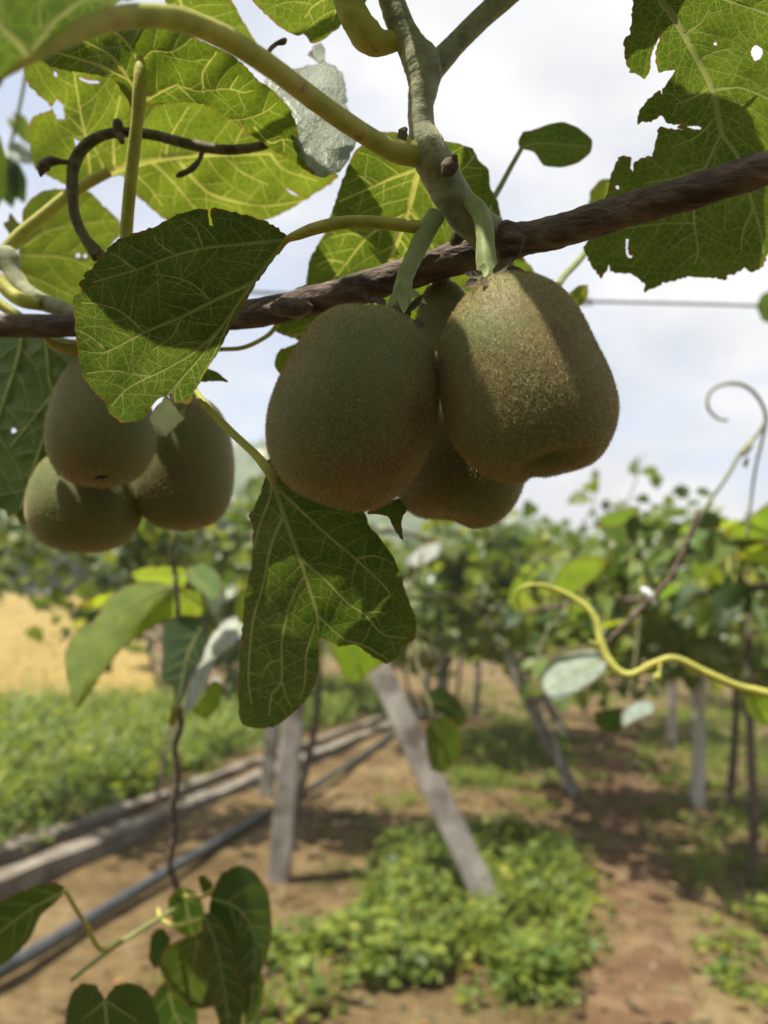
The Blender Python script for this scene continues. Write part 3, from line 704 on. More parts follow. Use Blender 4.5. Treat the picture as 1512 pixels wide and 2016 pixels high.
pp = [G(-330, 2090, 0.04), G(40, 1890, 0.05), G(180, 1808, 0.05), G(350, 1705, 0.05), G(530, 1598, 0.05), G(620, 1548, 0.05), G(700, 1497, 0.05), G(750, 1462, 0.05), G(800, 1425, 0.05), G(860, 1390, 0.05)]
pipe = empty('water_pipe', pp[3]); tag(pipe, 'long dark plastic water pipe with its blue-grey sheen laid on as a strip lying on the soil', 'pipe')
tube('pipe_body', pp, [0.032] * len(pp), M['pipe'], pipe, sides=16, per=8)
sdp = [p + np.array([0, -0.010, 0.0300]) for p in pp]
tube('sheen_strip', sdp, [0.005] * len(sdp), M['pipesheen'], pipe, sides=6, per=8)  # coloured strip along the top stands in for the pipe's sheen

# ------------------------------------------------------------------ concrete posts and leaning struts
def beam(name, a, b, wx, wy, mat, parent=None, seed=0):
    """square concrete beam from a to b with chamfered corners and slightly uneven faces"""
    rg = np.random.default_rng(seed); a, b = np.asarray(a, float), np.asarray(b, float); t = unit(b - a)
    s = unit(np.cross(t, [0, 1, 0.01])); u = np.cross(s, t); V, Fc = [], []; n = 13; c = 0.14
    prof = [(-1 + c, -1), (1 - c, -1), (1, -1 + c), (1, 1 - c), (1 - c, 1), (-1 + c, 1), (-1, 1 - c), (-1, -1 + c)]
    for i in range(n):
        p = a + (b - a) * i / (n - 1)
        for x, y in prof: V.append(p + s * (x * wx / 2 + rg.normal() * 0.0012) + u * (y * wy / 2 + rg.normal() * 0.0012))
    for i in range(n - 1):
        for j in range(8):
            k = (j + 1) % 8; Fc.append((i * 8 + j, i * 8 + k, (i + 1) * 8 + k, (i + 1) * 8 + j))
    Fc.append(tuple(range(8))[::-1]); Fc.append(tuple(range((n - 1) * 8, n * 8)))
    return mesh_obj(name, V, Fc, mat, parent, smooth=False)
def post(label, base_px, h, lean=(0, 0), w=0.12, mat='concrete', name='concrete_post', cat='post', group='concrete trellis posts', seed=0, wire_end=True):
    b = G(*base_px); root = empty(name, b); tag(root, label, cat, group)
    top = b + np.array([lean[0], lean[1], h])
    beam('shaft', b - np.array([0, 0, 0.12]), top, w, w, M[mat], root, seed)
    if wire_end:
        for k, f in enumerate((0.93, 0.80)):
            c = b + (top - b) * f; r = w * 0.72
            ring = [c + np.array([r * math.cos(q), r * math.sin(q), 0.006 * math.sin(3 * q)]) for q in np.linspace(0, 2 * math.pi, 13)]
            tube('wire_wrap', ring, [0.0028] * 13, M['wire'], root, sides=5, per=2)
    return root
POST = {}
POST[1] = post('thick upright concrete post rising behind the two-lobed hanging leaf beside the pipe', (548, 1738), 1.75, (0.03, 0.0), 0.125, seed=1)
POST[2] = post('grey concrete post half hidden behind the thick post by the channel', (523, 1572), 1.75, (0.02, 0.0), 0.11, seed=2)
POST[3] = post('concrete post coloured white as if sunlit, beside a curved vine trunk', (1374, 1590), 1.7, (0.02, 0), 0.10, 'concrete_sunlit', seed=3)
POST[4] = post('thin far concrete post at the start of the soil path', (936, 1410), 1.75, (0.05, 0), 0.11, seed=4)
POST[5] = post('pale far concrete post showing just past the dark fruit cluster', (868, 1420), 1.75, (0.0, 0), 0.2, seed=5)
POST[6] = post('far grey post between the sunlit post and the dirt path', (1322, 1478), 1.7, (0.02, 0), 0.11, seed=6)
POST[7] = post('far post beside the pale far one under the leaves', (838, 1402), 1.7, (0.02, 0), 0.12, seed=7)
def strut(label, base_px, top_px, w, seed):
    b = G(*base_px); t = at_y(top_px[0], top_px[1], b[1] + 0.25)
    root = empty('leaning_strut', b); tag(root, label, 'strut', 'leaning concrete struts')
    beam('shaft', b - unit(t - b) * 0.15, t + unit(t - b) * 0.15, w, w, M['concrete'], root, seed)
    return root
strut('broad leaning concrete strut standing in the leafy weed patch', (968, 1792), (735, 1290), 0.145, 11)
strut('slimmer leaning concrete strut at the edge of the soil path', (1132, 1566), (975, 1240), 0.125, 12)
strut('short far leaning strut behind the slimmer strut', (1118, 1452), (1045, 1330), 0.12, 13)
st = empty('wooden_stake', G(303, 1592)); tag(st, 'thin weathered wooden stake leaning in the weeds behind the channel', 'stake')
tube('shaft', [G(303, 1592) - np.array([0, 0, 0.1]), G(303, 1592) + np.array([0.05, 0.0, 0.45]), G(303, 1592) + np.array([0.11, 0.02, 0.95]), G(303, 1592) + np.array([0.15, 0.02, 1.3])], [0.02, 0.019, 0.017, 0.015], M['straw'], st, sides=8, bump=0.06)
tube('wire_wrap', [G(303, 1592) + np.array([0.05 + 0.021 * math.cos(q), 0.021 * math.sin(q), 0.45]) for q in np.linspace(0, 6.28, 9)], [0.002] * 9, M['wire'], st, sides=5, per=2)

# ------------------------------------------------------------------ weeds, gravel
def rand_in_px(poly_px, n, rg):
    """random points on the ground inside a polygon given by ground pixels"""
    g = np.array([G(*p)[:2] for p in poly_px]); lo, hi = g.min(0), g.max(0); out = np.zeros((0, 2))
    while len(out) < n:
        q = rg.uniform(lo, hi, (n * 3, 2)); out = np.vstack([out, q[inside(g, q)]])
    return out[:n]
def clumped(pts, rg, scale=1.3, thr=0.0):
    v = np.sin(pts[:, 0] * scale * 3.1 + 1.3 * np.sin(pts[:, 1] * scale * 1.7)) + np.sin(pts[:, 1] * scale * 2.3 + 1.1 * np.sin(pts[:, 0] * scale * 2.9)) + rg.normal(0, 0.5, len(pts))
    return pts[v > thr]
WEED_T = np.array([[0, 0, 0], [0.45, 0.34, 0.05], [1, 0, -0.12], [0.45, -0.34, 0.05], [0.5, 0, 0.0]])
WEED_TRI = np.array([[0, 4, 1], [1, 4, 2], [0, 3, 4], [4, 3, 2]])
BLADE_T = np.array([[0, 0.05, 0], [0, -0.05, 0], [0.55, 0.035, 0.03], [0.55, -0.035, 0.03], [1, 0, -0.12]])
BLADE_TRI = np.array([[0, 1, 3], [0, 3, 2], [2, 3, 4]])
def weeds(name, label, poly_px, n_leaf, n_blade, hmax, size, seed, thr=-9.0, scale=1.3):
    """low broad-leaved plants, each a tuft of leaves round its own stem; thinning out at the edges"""
    rg = np.random.default_rng(seed); m = max(20, n_leaf // 20)
    p = rand_in_px(poly_px, m, rg); p = clumped(p, rg, scale, thr) if thr > -5 else p
    p = p + rg.normal(0, 0.09, p.shape) * (rg.random((len(p), 1)) < 0.5); m = len(p)
    ph = hmax * np.clip(rg.lognormal(-0.75, 0.55, m), 0.12, 1.3); pr = 0.35 * ph + rg.uniform(0.02, 0.07, m); ps = size * rg.uniform(0.45, 1.35, m)
    k = rg.integers(0, m, m * 20); n = len(k); a = rg.uniform(0, 6.28, n); r = pr[k] * np.sqrt(rg.random(n)); f = rg.random(n) ** 0.7
    C = np.column_stack([p[k, 0] + r * np.cos(a), p[k, 1] + r * np.sin(a), 0.008 + ph[k] * f * (1 - 0.5 * (r / pr[k]) ** 2)])
    T = np.column_stack([np.cos(a), np.sin(a), rg.normal(0.15, 0.35, n)]); Nn = np.column_stack([rg.normal(0, 0.4, n), rg.normal(0, 0.4, n), np.ones(n)])
    o = scatter(name, C, T, Nn, ps[k] * rg.uniform(0.6, 1.2, n), M['weed'], None, 1.15, WEED_T, WEED_TRI)
    tag(o, label, None, None, 'stuff')
    if n_blade:
        q = rand_in_px(poly_px, n_blade // 12 + 1, rg); q = clumped(q, rg, scale, thr) if thr > -5 else q
        k = rg.integers(0, len(q), n_blade // 2); q = q[k] + rg.normal(0, 0.05, (len(k), 2)); a = rg.uniform(0, 6.28, len(q))
        T = np.column_stack([0.7 * np.cos(a), 0.7 * np.sin(a), np.ones(len(q))]); Nn = np.column_stack([np.cos(a), np.sin(a), np.zeros(len(q))])
        b = scatter('grass', np.column_stack([q, np.zeros(len(q))]), T, -Nn, hmax * rg.uniform(0.3, 1.1, len(q)), M['weed'], None, 1.0, BLADE_T, BLADE_TRI)
        tag(b, 'grass blades standing among ' + label.split(',')[0], None, None, 'stuff')
weeds('weeds', 'tall bright weeds on the bank beyond the concrete channel', [(-250, 1790), (520, 1470), (760, 1400), (700, 1345), (420, 1385), (-300, 1420)], 44000, 9000, 0.55, 0.085, 1, -1.6, 0.8)
weeds('weeds', 'leafy weed patch round the foot of the broad leaning strut', [(760, 1700), (800, 1660), (900, 1640), (1010, 1640), (1120, 1680), (1150, 1760), (1130, 1840), (1140, 1920), (1060, 1990), (960, 1900), (820, 1930), (640, 1960), (560, 2040), (480, 2010), (590, 1870), (720, 1800)], 15000, 5000, 0.20, 0.06, 2, -0.2, 3.7)
weeds('weeds', 'low weeds between the two leaning struts', [(880, 1500), (900, 1440), (1000, 1410), (1110, 1440), (1130, 1540), (1010, 1560), (900, 1580)], 8000, 4000, 0.17, 0.055, 3, -0.8, 1.8)
weeds('weeds', 'scattered weeds along the far side of the soil path', [(1290, 1400), (1520, 1390), (1620, 1500), (1660, 1900), (1620, 2040), (1420, 2040), (1400, 1880), (1330, 1700), (1330, 1600), (1260, 1500)], 19000, 9000, 0.14, 0.055, 4, -1.0, 1.7)
weeds('weeds', 'thin weeds on the bare soil beside the pipe', [(560, 1700), (700, 1560), (860, 1480), (900, 1620), (740, 1690), (620, 1800), (300, 2040), (150, 2040)], 3000, 1500, 0.07, 0.045, 5, 0.9, 2.4)
weeds('weeds', 'weeds in the shade under the far vines', [(640, 1420), (780, 1370), (1000, 1340), (1500, 1345), (1650, 1380), (1250, 1420), (1120, 1430), (900, 1420)], 8000, 6000, 0.2, 0.08, 6, -0.4, 0.8)
weeds('weeds', 'sparse low green growth over the open soil', [(300, 2040), (620, 1700), (860, 1470), (1120, 1420), (1300, 1400), (1560, 1480), (1600, 2040)], 13000, 12000, 0.07, 0.04, 7, 0.6, 1.9)
def build_gravel():
    rg = np.random.default_rng(8); p = rand_in_px([(-100, 2040), (420, 1690), (760, 1480), (1000, 1420), (1250, 1400), (1500, 1500), (1560, 2040)], 2600, rg)
    t = np.array([[1, 0, 0], [0, 1, 0], [-1, 0, 0], [0, -1, 0], [0, 0, 0.7], [0, 0, -0.5]]); tri = np.array([[0, 1, 4], [1, 2, 4], [2, 3, 4], [3, 0, 4], [1, 0, 5], [2, 1, 5], [3, 2, 5], [0, 3, 5]])
    a = rg.uniform(0, 6.28, len(p)); T = np.column_stack([np.cos(a), np.sin(a), rg.normal(0, 0.2, len(p))]); Nn = np.column_stack([rg.normal(0, 0.3, len(p)), rg.normal(0, 0.3, len(p)), np.ones(len(p))])
    z = np.array([hgt(x, y) for x, y in p]) + 0.004
    o = scatter('gravel', np.column_stack([p, z]), T, Nn, 0.005 + 0.022 * rg.random(len(p)) ** 4, M['straw'], None, 0.7, t, tri)
    tag(o, 'small stones and clods scattered on the soil', None, None, 'stuff')
build_gravel()
def build_litter():
    rg = np.random.default_rng(18); p = rand_in_px([(0, 2040), (420, 1720), (760, 1490), (1000, 1420), (1250, 1400), (1500, 1500), (1560, 2040)], 2600, rg); n = len(p)
    a = rg.uniform(0, 6.28, n); T = np.column_stack([np.cos(a), np.sin(a), rg.normal(0.05, 0.15, n)]); Nn = np.column_stack([rg.normal(0, 0.35, n), rg.normal(0, 0.35, n), np.ones(n)])
    z = np.array([hgt(x, y) for x, y in p]) + 0.012
    o = scatter('leaf_litter', np.column_stack([p, z]), T, Nn, rg.uniform(0.02, 0.075, n), M['litter'], None, 1.0)
    tag(o, 'dry fallen leaves and bits of prunings on the soil', None, None, 'stuff')
M['litter'] = leaf_mat('dry_leaf_litter', (0.10, 0.065, 0.032), (0.22, 0.155, 0.082), (0.2, 0.2, 0.1), (0.8, 0.7, 0.5), 0.2, 0.8, netscale=0.05, island=True)
build_litter()
# short stubble of the ripe field: too many stalks to count
def build_stubble():
    rg = np.random.default_rng(21); n = 26000
    y = 12 + 26 * rg.random(n) ** 1.6; x = -3.2 - 0.325 * (y - 12) - 22 * rg.random(n)
    t = (y - 12) / 40; z = 0.03 + 2.6 * t ** 1.05
    a = rg.uniform(0, 6.28, n); T = np.column_stack([0.4 * np.cos(a), 0.4 * np.sin(a), np.ones(n)]); Nn = np.column_stack([np.cos(a), np.sin(a), np.zeros(n)])
    o = scatter('stubble', np.column_stack([x, y, z]), T, Nn, rg.uniform(0.06, 0.15, n), M['field'], None, 1.2, BLADE_T, BLADE_TRI)
    tag(o, 'ripe golden stalks of the field beyond the weeds', None, None, 'stuff')
build_stubble()

# ------------------------------------------------------------------ vines and trees further off
def crown_mesh(root, C, size, seed, tint=(1, 1, 1), name='crown', droop=0.5):
    rg = np.random.default_rng(seed); n = len(C)
    a = rg.uniform(0, 6.28, n); T = np.column_stack([np.cos(a), np.sin(a), -droop + rg.normal(0, 0.5, n)])
    Nn = np.column_stack([rg.normal(0, 0.6, n), rg.normal(0, 0.6, n), np.ones(n)])
    o = scatter(name, C, T, Nn, rg.uniform(size * 0.6, size * 1.25, n), M['leaf_far'], root, 1.1); o.color = (*tint, 1)
    return o
def row_vine(label, base, along, width, z0, z1, n, size, seed, tint=(1, 1, 1), bend=0.24, group='kiwi vines in the rows', shoots=6, trunk_r=0.03, direction=None):
    rg = np.random.default_rng(seed); base = np.asarray(base, float); D = ROW if direction is None else unit(direction); W = np.array([D[1], -D[0], 0])
    root = empty('trellised_vine', base); tag(root, label, 'vine', group)
    hh = z1 - 0.25; b2 = rg.uniform(-1, 1, 2) * bend
    p = [base - np.array([0, 0, 0.05]), base + np.array([b2[0] * 0.9, b2[1], hh * 0.22]), base + np.array([b2[0] * 1.3, b2[1], hh * 0.5]), base + np.array([b2[0] * 0.4, b2[1] * 0.5, hh * 0.8]), base + np.array([0, 0, hh])]
    tube('trunk', p, [trunk_r * 1.3, trunk_r, trunk_r * 0.9, trunk_r * 0.85, trunk_r * 0.8], M['trunk'], root, sides=9, per=6, bump=0.1, seed=seed)
    for sg in (-1, 1):
        q = [base + np.array([0, 0, hh])] + [base + D * sg * along * f + W * rg.normal(0, 0.06) + np.array([0, 0, hh + rg.normal(0, 0.05)]) for f in (0.16, 0.33, 0.5)]
        tube('limb', q, [trunk_r * 0.8, trunk_r * 0.6, trunk_r * 0.5, trunk_r * 0.25], M['trunk'], root, sides=7, per=4, bump=0.08, seed=seed + sg + 2)
    # clumps of leaves along the trellis
    m = max(10, n // 22); cc = base + D * rg.uniform(-0.5, 0.5, (m, 1)) * along + W * rg.normal(0, 0.33, (m, 1)) * width
    cz = z0 + (z1 - z0) * rg.beta(2.0, 1.6, m); k = rg.integers(0, m, n)
    C = cc[k] + rg.normal(0, 0.15, (n, 3)); C[:, 2] = base[2] + cz[k] + rg.normal(0, 0.11, n)
    ex = []
    for s in range(shoots):
        c = cc[rg.integers(0, m)].copy(); c[2] = base[2] + z1 - 0.2; dr = unit([rg.normal(0, 0.5), rg.normal(0, 0.5), 1.0]); ln = rg.uniform(0.3, 0.75)
        q = [c + dr * ln * f + np.array([rg.normal(0, 0.03), rg.normal(0, 0.03), 0]) for f in (0, 0.4, 0.75, 1)]
        tube('shoot', q, [0.006, 0.005, 0.004, 0.002], M['tendril'], root, sides=5, per=3)
        for f in np.linspace(0.1, 1, 8): ex.append(c + dr * ln * f + rg.normal(0, 0.04, 3))
    if ex: C = np.vstack([C, ex])
    crown_mesh(root, C, size, seed + 50, tint)
    return root
V_ = [  # label, ground pixel, along, width, z0, z1, leaves, size, tint, trunk radius
    ('vine with a dark curved trunk right behind the white sunlit post', (1432, 1600), 4.4, 1.6, 1.12, 2.45, 2900, 0.13, (1, 1, 1), 0.035, 'x'),
    ('vine with a pale bent trunk in weeds on the far side of the soil path', (1478, 1742), 3.0, 1.0, 1.2, 2.3, 1300, 0.125, (0.95, 1, 1), 0.032, 'x'),
    ('vine spreading over the thick post and the top of the broad strut', (560, 1650), 4.4, 1.1, 1.25, 2.4, 2000, 0.125, (1.1, 1.1, 1), 0.03, 'x'),
    ('vine arching over the far end of the soil path', (1262, 1440), 4.6, 2.6, 1.02, 2.5, 2600, 0.14, (1, 1, 0.95), 0.03),
    ('vine growing over the slimmer leaning strut', (1060, 1470), 4.2, 2.0, 1.05, 2.5, 2300, 0.135, (1.05, 1.05, 1), 0.028),
    ('vine on the trellis above the broad strut and dark fruit cluster', (880, 1470), 4.2, 2.0, 1.05, 2.5, 2300, 0.13, (1.1, 1.08, 1), 0.028),
    ('vine behind the pale far post in the middle row', (820, 1400), 5.0, 2.4, 1.0, 2.25, 1800, 0.14, (1, 1.05, 1), 0.03),
    ('far vine past the end of the pipe', (690, 1372), 5.0, 2.6, 1.0, 2.3, 1500, 0.15, (1.1, 1.1, 1), 0.03),
    ('far vine closing the view down the soil path', (1150, 1352), 6.0, 4.0, 0.9, 2.4, 2200, 0.16, (0.95, 1, 0.95), 0.035),
    ('far vine past the grey post on the sunny side of the path', (1400, 1385), 6.0, 3.0, 0.9, 2.3, 2200, 0.15, (1, 1.02, 1), 0.035),
    ('farthest vine beyond the sunlit post, its crown against the hill', (1560, 1420), 6.0, 3.0, 0.9, 2.4, 2000, 0.15, (1, 1, 1), 0.035),
    ('far vine in the row behind the thick concrete post', (560, 1385), 5.0, 2.0, 1.0, 2.3, 1300, 0.15, (1.05, 1.05, 1), 0.03)]
for i, (lb, bp, al, wd, z0, z1, n, sz, ti, tr, *dr) in enumerate(V_):
    row_vine(lb, G(*bp), al, wd, z0, z1, n, sz, 300 + i, ti, trunk_r=tr, direction=(1, 0.12, 0) if dr else None)

for i, (lb, bp, n) in enumerate([('low vine beyond the weeds behind the hanging young leaves', (420, 1402), 1300), ('bushy vine at the corner of the golden field', (330, 1352), 1000), ('vine between the weedy bank and the far trees', (490, 1380), 1500)]):
    row_vine(lb, G(*bp), 1.7, 1.6, 0.5, 2.5, n, 0.16, 340 + i, (0.55, 0.66, 0.55), direction=(1, 0.1, 0))
# unseen vines added behind the camera to keep open sky off the fruit
for i, (lb, b_) in enumerate([('unseen vine added behind the camera to block skylight, left end', (-1.5, -1.3, 0)), ('unseen vine added behind the camera to block skylight, middle', (0.6, -1.5, 0)), ('unseen vine added behind the camera to block skylight, right end', (2.6, -1.2, 0))]):
    row_vine(lb, b_, 2.6, 1.3, 0.5, 2.5, 1500, 0.15, 360 + i, (1, 1, 1), direction=(1, 0.02, 0))
def far_tree(label, px, d, h, r, seed, tint, n=1500, size=0.5, z=0.0):
    rg = np.random.default_rng(seed); v = ray(px, 1200); b = np.array([v[0] / v[1] * d, d, z])
    root = empty('field_tree', b); tag(root, label, 'tree', 'trees along the far edge of the field')
    tube('trunk', [b - np.array([0, 0, 0.3]), b + np.array([0.1, 0, h * 0.3]), b + np.array([-0.1, 0.1, h * 0.6]), b + np.array([0, 0, h * 0.85])], [0.22, 0.17, 0.12, 0.05], M['trunk'], root, sides=8, bump=0.08, seed=seed)
    m = 26; u = rg.normal(size=(m, 3)); u /= np.linalg.norm(u, axis=1)[:, None]
    cc = b + np.array([0, 0, h * 0.56]) + u * rg.uniform(0.35, 1.0, (m, 1)) * np.array([r, r, h * 0.42])
    for k in range(5):
        tube('limb', [b + np.array([0, 0, h * (0.25 + 0.08 * k)]), 0.5 * (b + np.array([0, 0, h * 0.5]) + cc[k]), cc[k]], [0.09, 0.06, 0.03], M['trunk'], root, sides=6)
    k = rg.integers(0, m, n); C = cc[k] + rg.normal(0, r * 0.2, (n, 3)); C[:, 2] = np.maximum(C[:, 2], b[2] + 0.25)
    crown_mesh(root, C, size, seed + 9, tint)
TL = [('rounded dark tree at the field edge', -60, 54, 7.0, 3.0, (0.6, 0.7, 0.7)), ('pale olive bush-like tree beside the rounded dark tree', 40, 50, 5.2, 2.6, (1.0, 1.05, 0.8)), ('low dark tree behind the smallest kiwis', 130, 52, 5.0, 2.8, (0.55, 0.65, 0.6)),
      ('grey-green tree at the corner of the field', 215, 50, 5.4, 2.4, (0.9, 0.95, 0.85)), ('dark tree past the corner of the field', 290, 48, 5.6, 2.6, (0.6, 0.72, 0.62)), ('tall mid-green tree behind the hanging young leaves', 370, 47, 7.0, 2.8, (0.95, 1.05, 0.8)), ('bushy tree between the field and the far vines', 450, 46, 7.5, 2.8, (0.8, 0.9, 0.75)), ('light green tree behind the two-lobed leaf', 530, 46, 7.5, 3.0, (1.05, 1.15, 0.9))]
for i, (lb, px, d, h, r, ti) in enumerate(TL): far_tree(lb, px, d, h, r, 700 + i, tuple(0.95 * q for q in ti), z=1.9)

# ------------------------------------------------------------------ trellis wire
wr = empty('trellis_wire', P(1500, 602, 1.2)); tag(wr, 'single grey trellis wire stretched across the white sky beside the big kiwi', 'wire')
tube('strand', [P(-300, 560, 0.86), P(200, 568, 0.94), P(600, 578, 1.02), P(980, 588, 1.1), P(1150, 593, 1.14), P(1320, 597, 1.18), P(1500, 602, 1.22), P(1700, 607, 1.26)], [0.0026] * 8, M['wire'], wr, sides=8, per=3)
for k, (a, b) in enumerate([(1140, 593), (1144, 593)]):
    c = P(a, b, 1.137); tube('wire_twist', [c + 0.006 * (math.cos(q) * UP + math.sin(q) * FWD) + 0.002 * q * RIGHT for q in np.linspace(0, 9, 12)], [0.0012] * 12, M['wire'], wr, sides=5, per=2)

# ------------------------------------------------------------------ hanging shoot in the middle distance (left)
D = 0.78
hs = empty('hanging_shoot', P(345, 1760, D)); tag(hs, 'thin dark twisted shoot hanging down with clusters of young leaves at both ends', 'vine shoot')
pxtube('stem', [(345, 1130, D, 10), (352, 1250, D, 11), (350, 1380, D, 12), (356, 1425, D, 14), (344, 1470, D, 13), (350, 1530, D, 14), (340, 1590, D, 14), (344, 1640, D, 13), (334, 1700, D, 14), (348, 1745, D, 15), (342, 1800, D, 14)], M['trunk'], hs, sides=8, per=6, bump=0.1, seed=31)
pxtube('stem', [(310, 645, 0.333, 16), (322, 700, 0.42, 14), (340, 800, 0.56, 11), (350, 900, 0.70, 9), (352, 1000, D, 8), (345, 1060, D, 9), (338, 1085, D, 10), (345, 1130, D, 10)], M['tendril'], hs, sides=8)
def ml(poly, d, gx=0, gy=0, kxx=0, kyy=0, fold=None, **kw):
    x0 = sum(p[0] for p in poly) / len(poly); y0 = sum(p[1] for p in poly) / len(poly)
    kw.setdefault('mat', 'leaf_mid'); kw.setdefault('parent', hs); kw.setdefault('grid', 14); kw.setdefault('step', 9); kw.setdefault('quilt', 0.002); kw.setdefault('veinmat', 'vein_dark')
    return traced_leaf('leaf', poly, plane(x0, y0, d, gx, gy, kxx, kyy, fold), **kw)
ml([(150, 1395), (132, 1340), (128, 1285), (150, 1240), (185, 1222), (205, 1185), (245, 1154), (300, 1143), (345, 1155), (392, 1165), (408, 1195), (395, 1212), (340, 1217), (290, 1242), (240, 1278), (205, 1322), (180, 1362)], 0.77, 0.03, 0.02, fold=(150, 1395, 345, 1157, 0.10), veins=[([(400, 1195), (340, 1160), (280, 1180), (220, 1222), (185, 1290), (152, 1390)], 6, 3)], seed=41, lat=(36, 50, 50, 2), tint=(1.2, 1.1, 0.8), label='yellow-green folded young leaf over the golden field')
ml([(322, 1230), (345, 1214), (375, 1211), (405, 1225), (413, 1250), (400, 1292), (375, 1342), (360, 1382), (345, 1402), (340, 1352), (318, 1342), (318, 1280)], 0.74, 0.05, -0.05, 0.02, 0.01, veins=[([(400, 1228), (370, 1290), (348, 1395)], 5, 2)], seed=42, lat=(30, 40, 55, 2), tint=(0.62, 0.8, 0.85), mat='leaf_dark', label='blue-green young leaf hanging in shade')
ml([(478, 1208), (440, 1224), (410, 1260), (385, 1320), (365, 1370), (362, 1402), (380, 1396), (402, 1352), (432, 1292), (478, 1252)], 0.80, -0.03, -0.10, veins=[([(476, 1230), (420, 1290), (368, 1395)], 4, 2)], seed=43, mat='leaf_silver', tint=(1.05, 1.08, 1.0), label='young leaf coloured white for its glare in the sun')
ml([(258, 1126), (300, 1114), (350, 1116), (372, 1128), (362, 1156), (320, 1152), (270, 1146)], 0.84, 0.02, 0.05, veins=[([(368, 1130), (262, 1132)], 4, 2)], seed=44, tint=(1.25, 1.15, 0.9))
ml([(365, 1120), (400, 1108), (430, 1130), (442, 1162), (420, 1184), (395, 1166), (370, 1142)], 0.82, 0.03, -0.10, veins=[([(372, 1122), (420, 1170)], 4, 2)], seed=45, tint=(0.9, 1.0, 1.1))
ml([(396, 1168), (428, 1150), (446, 1166), (436, 1200), (420, 1215), (405, 1190)], 0.83, 0.0, -0.08, seed=46, mat='leaf_silver')  # pale blade set in for the silver gloss of the leaf beside it
ml([(150, 1192), (200, 1170), (255, 1158), (300, 1150), (240, 1184), (190, 1197)], 0.86, 0.02, 0.05, seed=47, tint=(1.5, 1.3, 0.8))
ml([(460, 1190), (478, 1165), (500, 1160), (500, 1230), (470, 1226)], 0.84, 0.0, 0.0, seed=48, tint=(1.2, 1.1, 0.8))
ml([(380, 1400), (400, 1372), (420, 1340), (440, 1350), (430, 1392), (405, 1416)], 0.80, 0.0, 0.0, seed=49, tint=(1.1, 1.1, 0.7))
ml([(412, 1345), (428, 1325), (440, 1345), (432, 1385), (420, 1380)], 0.86, 0.0, -0.05, seed=50, mat='leaf_silver')
ml([(330, 1420), (345, 1380), (352, 1400), (345, 1430)], 0.77, 0.0, 0.0, seed=51)
D2 = 0.62
lower = dict(parent=hs)  # dark tints of the lower leaves stand in for the shade there
ml([(415, 1762), (438, 1716), (474, 1704), (506, 1720), (530, 1760), (536, 1840), (526, 1890), (505, 1932), (480, 1952), (455, 1932), (430, 1882), (410, 1822)], D2, 0.04, 0.0, 0.03, veins=[([(420, 1770), (470, 1790), (500, 1840), (500, 1920)], 5, 2)], seed=52, mat='leaf_dark', tint=(0.6, 0.75, 0.65), lat=(34, 50, 55, 2), label='leaf tinted dark for shade at the lower end of the hanging shoot')
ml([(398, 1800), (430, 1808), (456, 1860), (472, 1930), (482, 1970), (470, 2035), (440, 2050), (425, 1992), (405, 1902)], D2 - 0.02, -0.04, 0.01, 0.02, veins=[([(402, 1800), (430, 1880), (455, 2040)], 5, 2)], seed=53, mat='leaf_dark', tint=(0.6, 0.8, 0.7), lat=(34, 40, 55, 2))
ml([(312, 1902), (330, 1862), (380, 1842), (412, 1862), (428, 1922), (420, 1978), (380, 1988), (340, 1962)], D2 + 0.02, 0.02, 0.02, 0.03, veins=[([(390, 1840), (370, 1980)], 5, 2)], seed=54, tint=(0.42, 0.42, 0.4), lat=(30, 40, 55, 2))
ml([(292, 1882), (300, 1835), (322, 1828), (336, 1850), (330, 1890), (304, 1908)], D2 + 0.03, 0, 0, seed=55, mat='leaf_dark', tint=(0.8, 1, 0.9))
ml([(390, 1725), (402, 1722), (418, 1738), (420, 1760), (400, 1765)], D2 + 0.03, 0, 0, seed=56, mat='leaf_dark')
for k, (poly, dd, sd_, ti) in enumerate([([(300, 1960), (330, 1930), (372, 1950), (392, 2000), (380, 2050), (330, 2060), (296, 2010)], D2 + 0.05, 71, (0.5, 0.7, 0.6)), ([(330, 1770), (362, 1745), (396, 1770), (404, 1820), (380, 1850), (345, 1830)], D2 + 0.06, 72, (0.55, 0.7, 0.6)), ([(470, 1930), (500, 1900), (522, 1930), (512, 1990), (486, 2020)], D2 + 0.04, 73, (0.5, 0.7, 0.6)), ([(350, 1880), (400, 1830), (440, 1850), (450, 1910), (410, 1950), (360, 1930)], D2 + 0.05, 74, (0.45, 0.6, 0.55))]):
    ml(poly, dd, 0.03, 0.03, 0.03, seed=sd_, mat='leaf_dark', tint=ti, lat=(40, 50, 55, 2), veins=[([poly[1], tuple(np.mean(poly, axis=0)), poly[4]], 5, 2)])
pxtube('petiole', [(346, 1760, D2 + 0.05, 8), (395, 1766, D2 + 0.03, 8), (425, 1748, D2, 8)], M['petiole'], hs, sides=8)
pxtube('petiole', [(312, 1790, D2 + 0.05, 8), (318, 1810, D2 + 0.03, 8), (350, 1822, D2, 8), (398, 1808, D2 - 0.02, 7)], M['petiole'], hs, sides=8)
pxtube('petiole', [(342, 1790, D2 + 0.04, 8), (250, 1848, D2, 8), (190, 1890, D2, 8), (140, 1930, D2, 8)], M['stalk'], hs, sides=8)
lf = ml([(-60, 1815), (30, 1760), (75, 1741), (112, 1738), (132, 1752), (116, 1772), (82, 1802), (56, 1852), (20, 1890), (-6, 1902), (-60, 1890)], 0.52, 0.03, 0.02, 0.01, veins=[([(130, 1754), (60, 1790), (-20, 1850)], 6, 3)], seed=57, mat='leaf_dark', tint=(0.8, 0.9, 0.6), lat=(40, 50, 50, 2), label='dark leaf poking in beside the pipe')
